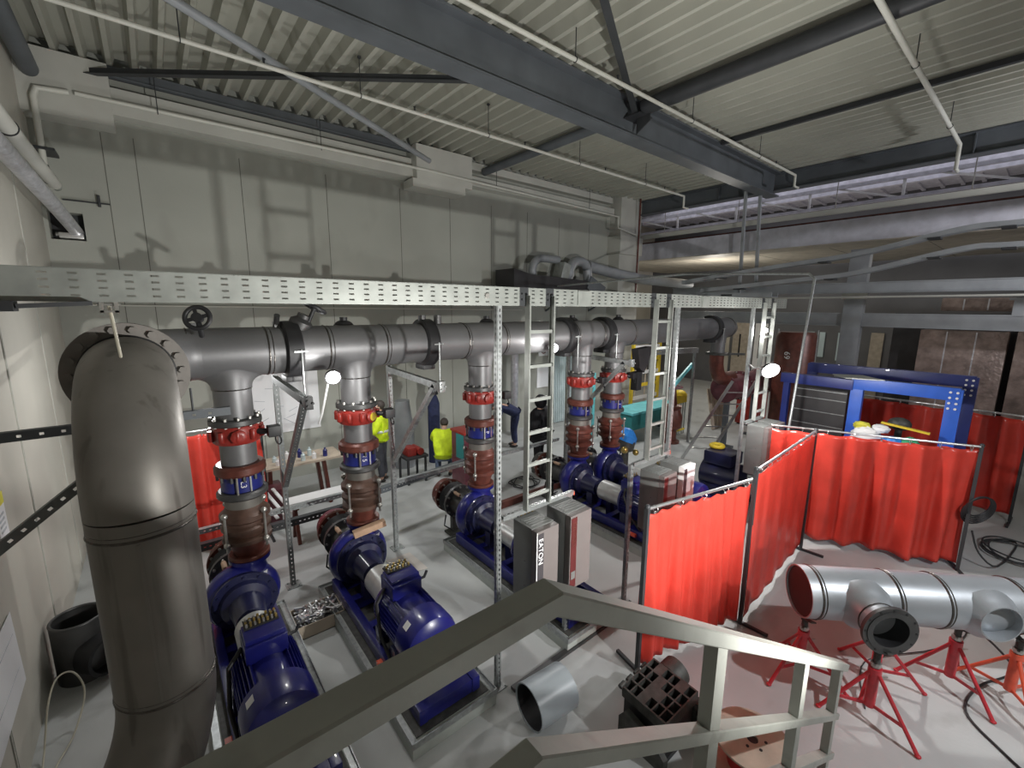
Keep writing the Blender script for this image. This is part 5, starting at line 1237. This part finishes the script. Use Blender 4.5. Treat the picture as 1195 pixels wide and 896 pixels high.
# ------------------------------------------------------------------ hall on the right
def hall():
    t = thing('hall_duct', 'wide pale foil faced duct crossing behind the cross beam on the right', 'duct', (14.9, 4, 5.45))
    g = G(); g.box((14.5, -4, 5.47), (15.4, 11.0, 6.05), bevel=.01)
    obj('casing', g, 'duct', t)
    g = G(); g.box((14.55, -4, 5.45), (15.38, 10.9, 5.475)); obj('underside', g, 'ductu', t)
    t = thing('ceiling_soffit', 'tan boarded soffit behind the pale duct', 'soffit', (18, 8, 5.3))
    g = G(); g.box((15.6, -3, 5.55), (21.9, 13.5, 5.62))
    obj('board', g, 'ductu', t, smooth=False)
    g = G()
    for k in range(7): g.box((15.6, -2 + k * 2.2, 5.545), (21.9, -1.99 + k * 2.2, 5.551))
    obj('joint_strips', g, 'joint', t, smooth=False)
    t = thing('lattice_truss', 'white lattice truss seen above the pale duct', 'truss', (16, 4, 6.7))
    g = G(); g.box((15.95, -4, 7.16), (16.05, 11.6, 7.26)); obj('top_chord', g, 'hallroof', t)
    g = G(); g.box((15.95, -4, 6.66), (16.05, 11.6, 6.74)); obj('bottom_chord', g, 'hallroof', t)
    y = -3.6
    while y < 11.2:
        g = G(); g.box((15.97, y - .03, 6.72), (16.03, y + .03, 7.18)); obj('web_post', g, 'white', t)
        g = G(); g.bar((16, y + .1, 6.72), (16, y + 1.5, 7.18), .05, .05); obj('diagonal', g, 'white', t); y += 2.2
    t = thing('cream_rail', 'cream painted rail hung between the truss and the pale duct', 'rail', (14.2, 4, 6.2))
    g = G(); g.box((14.15, -4, 6.17), (14.25, 11.0, 6.30)); obj('rail', g, 'ledge', t)
    for y in (1.5, 4.0, 6.5, 9.0): g = G(); g.cyl((14.2, y, 6.3), (14.2, y, 7.3), .012, n=8); obj('hanger_rod', g, 'bolt', t)
    g = G(); g.box((14.9, -4, 6.06), (14.98, 10.8, 6.16)); tag(obj('red_brown_rail', g, 'rust'), 'dark red-brown rail lying just above the pale duct', 'rail')
    g = G(); g.box((17.2, -4, 7.3), (17.4, 12, 7.93)); tag(obj('violet_fascia', g, 'hallroof'), 'pale violet fascia panel behind the white truss', 'panel')
    def swoop(pts, label, w=.30, h=.10):
        t = thing('curved_tray', label, 'cable tray', pts[len(pts) // 2]); pts = [V(p) for p in pts]
        def cr(i, q):
            p0, p1, p2, p3 = pts[max(i - 1, 0)], pts[i], pts[i + 1], pts[min(i + 2, len(pts) - 1)]
            return .5 * ((2 * p1) + (p2 - p0) * q + (2 * p0 - 5 * p1 + 4 * p2 - p3) * q * q + (3 * p1 - p0 - 3 * p2 + p3) * q ** 3)
        c = [cr(i, k / 8) for i in range(len(pts) - 1) for k in range(8)] + [pts[-1]]
        g = G(); bm = g.bm; prev = None
        prof = [(-w / 2, 0), (w / 2, 0), (w / 2, h), (w / 2 - .012, h), (w / 2 - .012, .012), (-w / 2 + .012, .012), (-w / 2 + .012, h), (-w / 2, h)]
        for p in c:
            r = [bm.verts.new(p + V((a, 0, b))) for a, b in prof]
            if prev: g._bridge(prev, r)
            else: bm.faces.new(r)
            prev = r
        bm.faces.new(list(reversed(prev))); obj('tray_body', g, 'steelL', t, smooth=False)
        g = G()
        for p in c[4::9]: g.box(p + V((-w / 2 - .02, -.10, -.03)), p + V((w / 2 + .02, .10, 0)))
        obj_split('tray_support', g, 'steelD', t, smooth=False)
    swoop([(12.6, 7.2, 4.42), (12.8, 4.85, 4.72), (13, 3.1, 4.93), (13, 1.44, 5.27), (13, .58, 5.30), (13, -2, 5.3)], 'upper of the two grey cable trays curving upward under the pale duct')
    swoop([(12.6, 6.6, 4.16), (12.8, 4.4, 4.36), (13, 3.06, 4.50), (13, 1.39, 4.88), (13, .53, 4.90), (13, -2, 4.9)], 'lower of the two grey cable trays curving upward under the pale duct')
    t = thing('grey_beam', 'grey steel channel running level below the curved cable trays', 'beam', (14, 3, 4.1))
    g = G(); ibeam(g, (14.2, -4, 4.12), (14.2, 8.5, 4.12), .16, .27, .02, .02); obj('channel', g, 'steelL', t)
    t = thing('pale_pipe', 'thin pale pipe running level just below the grey channel', 'pipe', (13.6, 3, 4))
    g = G(); g.tube([(13.5, -3, 4.03), (13.5, 8.0, 3.98)], .025, 10); obj('pipe_run', g, 'ledge', t)
    t = thing('level_tray', 'grey cable tray with dark cut-outs above the far end of the perforated tray', 'cable tray', (12.4, 7, 4.0))
    g = G(); g.box((12.3, 4.6, 4.0), (12.7, 8.85, 4.02)); g.box((12.3, 4.6, 4.02), (12.32, 8.85, 4.12)); g.box((12.68, 4.6, 4.02), (12.7, 8.85, 4.12)); obj('tray_body', g, 'steelL', t, smooth=False)
    g = G(); g.box((12.294, 6.8, 4.045), (12.3, 8.7, 4.09)); g.box((12.294, 5.6, 4.045), (12.3, 5.9, 4.09)); obj('cut_outs', g, 'black', t, smooth=False)
    t = thing('low_beam', 'broad grey steel beam running level behind the bright lamp', 'beam', (16, 4, 3.2))
    g = G(); ibeam(g, (16, -4, 3.22), (16, 9.4, 3.22), .3, .38, .03, .2); obj('i_section', g, 'steelL', t)
    t = thing('hall_column', 'grey steel column carrying the broad beam behind the blue frames', 'column', (15.9, 3.7, 0))
    g = G(); g.box((15.8, 3.47, 0), (16.1, 3.93, 5.4), bevel=.01); g.box((15.7, 3.35, 0), (16.2, 4.05, .05)); obj('shaft', g, 'steelL', t)
    g = G(); g.box((15.75, 3.40, 4.0), (15.8, 4.0, 4.35)); obj('clamp_plate', g, 'ledge', t)
    t = thing('short_post', 'short grey stub post standing on the broad beam at the right edge', 'post', (15.9, .5, 3.6))
    g = G(); g.box((15.85, .32, 3.6), (16.1, .62, 3.95)); g.box((15.8, .25, 3.95), (16.15, .70, 4.0)); obj('stub', g, 'steelL', t)
    # foil insulated wall blocks
    for (y0, y1, z0, z1, lb) in ((.66, 2.45, .02, 3.12, 'big brown foil insulated panel on the right behind the dark blue frame'), (-1.2, .52, .02, 3.15, 'brown foil insulated panel cut off by the right edge'), (.66, 2.1, 3.68, 4.05, 'long brown foil wrapped duct above the broad beam at the right')):
        t = thing('foil_insulation', lb, 'insulation', (18, (y0 + y1) / 2, z0))
        g = G(); g.box((17.9, y0, z0), (18.5, y1, z1), bevel=.04); obj('foil_cover', g, 'foilB', t)
        g = G()
        for k in range(2): yy = y0 + (y1 - y0) * (k + 1) / 3; g.box((17.893, yy, z0 + .03), (17.901, yy + .03, z1 - .03))
        obj('tape_seam', g, 'foil', t)
    g = G(); g.box((18.55, -3, 0), (18.75, 3.2, 3.6)); tag(obj('dark_backing', g, 'blackpanel', smooth=False), 'dark brown base wall behind the foil insulated panels', 'panel')
    # far windows, panels
    for k, (ya, yb, za, zb) in enumerate(((6.35, 6.62, 1.3, 2.75), (5.95, 6.15, 1.7, 2.75), (5.02, 5.5, 1.6, 2.75), (2.75, 2.95, 1.4, 2.8))):
        g = G(); g.box((21.93, ya, za), (21.99, yb, zb)); o = obj('window_%d' % (k + 1), g, 'glass', smooth=False); o['kind'] = 'structure'
    for (ya, yb, m, lb) in ((4.02, 4.42, 'tan', 'tan panel right of the hall column'), (3.2, 3.55, 'beige', 'grey-beige panel far behind the blue frame'), (9.9, 10.6, 'beige', 'wide beige wall panel seen below the header end'),
                            (9.0, 9.75, 'tan', 'beige wall panel right of the header end'), (8.2, 8.75, 'white', 'pale wall panel left of the far cable ladder')):
        t = thing('wall_panel', lb, 'panel', (21.95, (ya + yb) / 2, 0))
        g = G(); g.box((21.93, ya, 0), (21.99, yb, 3.4 if ya > 8 else 2.8)); obj('sheet', g, m, t, smooth=False)
        if ya < 8: continue
        g = G(); g.box((21.915, (ya + yb) / 2, 1.4), (21.93, (ya + yb) / 2 + .07, 2.5)); obj('dark_slot', g, 'black', t, smooth=False)
    t = thing('dark_tank', 'dark brown tank behind the bright lamp with a number painted in white', 'tank', (13.4, 4.4, 0))
    g = G(); g.lathe((13.3, 4.25, 0), (0, 0, 1), [(0, .46), (3.0, .46), (3.1, .42)], 36); obj('shell', g, 'rust', t)
    text_mesh('number', '69', .20, frame_mtx((12.838, 4.28, 2.50), (0, 0, -1), (-.06, -1, 0)), 'tape_w', t)
    t = thing('scaffold', 'thin grey scaffold frame with crossed braces behind the leaning pole', 'scaffold', (15, 4.9, 0))
    for y in (4.25, 5.3): g = G(); g.cyl((15, y, 0), (15, y, 3.1), .024, n=10); obj('standard', g, 'galv', t)
    for a, b in (((15, 4.25, 1.7), (15, 5.3, 2.9)), ((15, 5.3, 1.7), (15, 4.25, 2.9)), ((15, 4.25, 2.95), (15, 5.3, 2.95)), ((15, 4.25, 1.6), (15, 5.3, 1.6))): g = G(); g.cyl(a, b, .016, n=8); obj('brace', g, 'galv', t)
    # blue frames, black panel stack, bags
    def bframe(x, y0, y1, z, m, label):
        t = thing('portal_frame', label, 'steel frame', (x, (y0 + y1) / 2, 0))
        g = G(); g.box((x - .06, y0, z - .20), (x + .06, y1, z), bevel=.006); obj('top_beam', g, m, t)
        for y in (y0 + .06, y1 - .06): g = G(); g.box((x - .055, y - .09, 0), (x + .055, y + .09, z - .02), bevel=.006); obj('post', g, m, t)
        g = G()
        for yy in (y0 + .03, y0 + .11):
            for k in range(4): g.cyl((x - .07, yy, z - .07 - k * .085), (x - .055, yy, z - .07 - k * .085), .018, n=8)
        obj_split('bolt_head', g, 'white', t)
    bframe(9.5, .72, 2.05, 2.52, 'blue_frame', 'bright blue bolted steel frame standing behind the red welding curtain')
    bframe(10.7, .66, 3.1, 2.60, 'blue_dark', 'dark blue steel frame behind the bright blue frame')
    g = G(); g.box((9.42, 2.05, 2.30), (9.58, 3.2, 2.48), bevel=.006); g.box((9.45, 3.05, 0), (9.55, 3.15, 2.3)); tag(obj('blue_beam', g, 'blue_dark'), 'dull blue beam continuing left from the bright blue frame', 'beam')
    t = thing('panel_stack', 'black slatted panel case left of the bright blue frame', 'panels', (9.6, 2.5, 0))
    g = G(); g.box((9.5, 2.12, 0), (10.1, 2.98, 2.24), bevel=.01); obj('case', g, 'blackpanel', t)
    for z in (1.55, 1.8, 2.05, 2.2): g = G(); g.box((9.488, 2.13, z), (9.50, 2.97, z + .014)); obj('edge_strip', g, 'galv', t)
    g = G(); g.poly([(9.36, 1.62, 2.53), (9.36, 2.15, 2.50), (9.75, 2.45, 2.50), (9.75, 2.0, 2.53)], (0, 0, .015)); tag(obj('grey_flap', g, 'galvB', smooth=False), 'pale grey flap lying over the black panel case and blue frame', 'sheet')
    t = thing('blue_table', 'blue table behind the welding curtain carrying bags', 'table', (9.2, 1.5, 0))
    g = G(); g.box((8.95, .95, 1.42), (9.42, 2.0, 1.48)); obj('table_top', g, 'blue_frame', t)
    for y in (1.0, 1.95):
        for x in (9.0, 9.38): g = G(); g.box((x - .03, y - .03, 0), (x + .03, y + .03, 1.42)); obj('leg', g, 'blue_frame', t)
    def bag(c, sz, m, label, nm, sd):
        g = G(); g.sphere(c, 1, sz, 20, 12); rr = random.Random(sd)
        for v in g.bm.verts:
            q = v.co - V(c); v.co = V(c) + q * (1 + .16 * sin(9 * q.x / sz[0] + sd) * sin(7 * q.z / sz[2]) + rr.uniform(-.05, .05)); v.co.z = max(v.co.z + .12, 1.482)
        tag(obj(nm, g, m), label, 'bag')
    bag((9.15, 1.72, 1.47), (.14, .20, .16), 'white', 'white bag on the blue table', 'plastic_bag', 2)
    bag((9.2, 1.80, 1.63), (.09, .12, .07), 'yellow_bag', 'yellow cloth on top of the white bag', 'yellow_cloth', 3)
    bag((9.25, 1.55, 1.62), (.10, .12, .07), 'paper', 'pale crumpled cloth beside the yellow cloth', 'pale_cloth', 7)
    bag((9.15, 1.38, 1.44), (.12, .14, .10), 'blue_bag', 'bright blue bag on the blue table', 'plastic_bag', 5)
    bag((9.2, 1.16, 1.46), (.12, .11, .11), 'green_p', 'green bag at the right end of the blue table', 'plastic_bag', 6)
    g = G(); g.bar((9.2, 1.55, 1.86), (9.2, .95, 1.80), .06, .03); tag(obj('yellow_plank', g, 'yellow'), 'yellow plank lying across the bags on the blue table', 'plank')
    g = G(); g.sphere((9.6, 1.38, 1.80), .16, (.7, 1, .7)); g.cyl((9.6, 1.38, 0), (9.6, 1.38, 1.74), .05); tag(obj('bollard', g, 'iron'), 'dark rounded cap on a stem behind the yellow plank', 'cap')
    # leaning pole frame and hanging struts
    t = thing('conduit_frame', 'bent bright conduit leaning behind the welding curtains, with a long level top', 'conduit', (8.8, 2.7, 0))
    g = G(); g.tube([(8.0, 2.66, .02), (8.5, 2.67, 1.62), (8.98, 2.70, 4.22), (9.0, 2.8, 4.31), (9.0, 5.13, 4.43), (9.0, 9.0, 4.30)], .024, 10); obj('tube', g, 'galv', t)
    for (a, b) in (((12.9, 5.75, 6.86), (12.9, 5.68, 3.98)), ((13.0, 5.42, 6.86), (13.0, 5.30, 4.4))):
        g = G(); g.bar(a, b, .07, .07, (0, 1, 0)); tag(obj('hanging_strut', g, 'steelL'), '%s of the two grey struts hanging from the end of the roof beam' % ('longer' if b[2] < 4.2 else 'shorter'), 'strut')
    # hoses and cables
    g = G(); pts = []
    for k in range(60):
        a = k * .42; r = .42 + .06 * sin(k * .7); pts.append((9.9 + r * cos(a), -.15 + r * .8 * sin(a), .02 + .004 * k * .3))
    pts = [(8.75, .30, .6), (8.9, .2, .25), (9.1, .0, .05)] + pts + [(9.3, -.7, .02), (8.6, -1.0, .02)]
    g.tube(smooth_path(pts, 4), .012, 8); tag(obj('welding_hose', g, 'steelD'), 'tangled dark hose coiled on the floor beside the end of the curtain', 'hose')
    g = G(); g.tube(smooth_path([(7.2, .1, .012), (6.6, -.25, .012), (6.0, -.05, .012), (5.5, .0, .012), (5.2, -.25, .012), (5.0, -.5, .012)]), .011, 8); tag(obj('floor_cable', g, 'black'), 'black cable lying on the floor in front of the red stands', 'cable')
    g = G(); g.tube(smooth_path([(7.9, .35, .01), (7.0, .12, .01), (6.3, .32, .01), (5.5, .75, .01), (4.8, .60, .01)]), .006, 6); tag(obj('floor_cable', g, 'steelD'), 'thin grey cable crossing the floor under the spool', 'cable')
    t = thing('hose_bundle', 'dark hose bundle hanging from the right post of the bright welding curtain', 'hose', (8.66, .34, 1))
    for k in range(5): g = G(); g.torus((8.68 + .015 * k, .28, 1.0 - .02 * k), (.6, .7, .2), .16 + .015 * k, .012, 24, 6); obj('hose_loop', g, 'black', t)

# ------------------------------------------------------------------ work lamps
def lamp(pos, aim, label, r, power, stand=None, m='lamp', col=(1, .98, .95), spread=160, rad=.06):
    pos = V(pos); d = (V(aim) - pos).normalized()
    t = thing('work_lamp', label, 'lamp', pos)
    g = G(); g.lathe(pos - d * .07, d, [(0, r * .6), (.02, r * 1.05), (.062, r * 1.1), (.065, r * .98), (.058, r * .95), (.058, .01)], 24); obj('housing', g, 'black', t)
    g = G(); g.cyl(pos - d * .012, pos - d * .004, r * .92, n=24); obj('led_face', g, m, t)
    if stand:
        g = G(); g.tube([pos - d * .06] + [V(p) for p in stand], .012, 8); obj('arm', g, 'white', t)
    ld = bpy.data.lights.new('work_light', 'POINT'); ld.energy = power; ld.shadow_soft_size = rad; ld.color = col
    lo = bpy.data.objects.new('work_light', ld); COL.objects.link(lo); lo.location = pos + d * .09; lo.rotation_euler = d.to_track_quat('-Z', 'Y').to_euler()
    return t

def point(pos, power, rad=.15, col=(1, 1, 1), aim=None, size=150):
    ld = bpy.data.lights.new('unseen_light', 'SPOT' if aim else 'POINT'); ld.energy = power; ld.shadow_soft_size = rad; ld.color = col
    lo = bpy.data.objects.new('unseen_light', ld); COL.objects.link(lo); lo.location = pos
    if aim:
        ld.spot_size = radians(size); ld.spot_blend = .6; lo.rotation_euler = (V(aim) - V(pos)).to_track_quat('-Z', 'Y').to_euler()
    return lo

def area(pos, aim, sx, sy, power, col=(1, 1, 1)):
    ld = bpy.data.lights.new('hall_fill', 'AREA'); ld.energy = power; ld.shape = 'RECTANGLE'; ld.size = sx; ld.size_y = sy; ld.color = col
    lo = bpy.data.objects.new('hall_fill', ld); COL.objects.link(lo); lo.location = pos; lo.rotation_euler = (V(aim) - V(pos)).to_track_quat('-Z', 'Y').to_euler()
    return lo

def lights():
    lamp((1.43, 4.78, 2.94), (1.0, 2.0, 2.0), 'glaring work lamp on a white arm under the header beside the second riser', .075, 22, [(1.42, 4.95, 2.85), (1.38, 5.1, 2.5), (1.36, 5.2, 2.35)])
    lamp((4.75, 4.80, 3.08), (3.0, 2.0, 2.0), 'glaring work lamp beside the first vertical cable ladder at the fourth riser', .075, 28, [(4.8, 5.0, 3.1), (4.95, 5.0, 3.2)])
    lamp((6.96, 2.50, 2.80), (4.6, .0, 1.0), 'brightest round work lamp in front of the farthest cable ladder', .115, 170, [(7.1, 2.8, 2.80), (7.3, 2.94, 2.82)])
    lamp((7.56, 2.86, 3.36), (4, 0, 2.0), 'small lamp shining near the top of the farthest cable ladder', .035, 20, [(7.56, 2.90, 3.3)], m='lampS')
    # unseen site lamps outside the frame first, then added fill lights
    point((2.9, -1.0, 2.35), 1150, .04, (1, .99, .95), (4.6, 10.0, 6.2), 116)
    point((4.9, -2.3, 4.2), 560, .05, (.97, .98, 1), (6.1, .7, .3), 98)
    point((1.3, -1.5, 1.5), 36, .08, (1, .99, .95))
    point((3.0, 7.6, 3.2), 110, .12, (1, 1, 1), (2.6, 7.8, 0), 140)  # added fill behind the header, no lamp modelled here
    point((8.0, 7.4, 3.6), 190, .2, (1, 1, 1), (8.0, 7.6, 0), 130)  # added fill over the floor behind the far risers
    point((12.0, 7.2, 3.8), 200, .2, (1, .96, .9), (12.0, 7.0, 0), 140)  # added fill around the manifold corner
    area((18.5, 5, 7.7), (18.5, 5, 0), 6, 12, 150, (.92, .92, 1))  # added light to brighten the far hall
    area((18.5, 4, 5.4), (18.5, 4, 0), 4, 10, 60, (1, .95, .88))  # added warm fill below the soffit
    point((11.4, -3.0, 4.6), 700, .15, (.95, .95, 1), (15.0, 4.5, 5.6), 120)  # added to brighten the near face of the hall duct
    point((.5, 7.0, 2.9), 70, .12)  # added fill for the left wall and the floor behind
    point((17.0, 8.5, 4.4), 130, .15, (1, .95, .85))  # added warm light to lift the duct underside
    w = bpy.data.worlds.new('world'); SC.world = w; w.use_nodes = True
    b = w.node_tree.nodes['Background']; b.inputs['Color'].default_value = (.9, .95, 1, 1); b.inputs['Strength'].default_value = .03

big_pipe(); tray(); cabinets(); pipework(); stair_rail(); screens(); spool(); stands(); floor_things(); people(); back_area(); hall(); lights()
vs = SC.view_settings; vs.view_transform = 'Standard'; vs.look = 'None'; vs.exposure = 0.0; vs.gamma = 1.0; vs.use_curve_mapping = False
SC.cycles.use_denoising = True
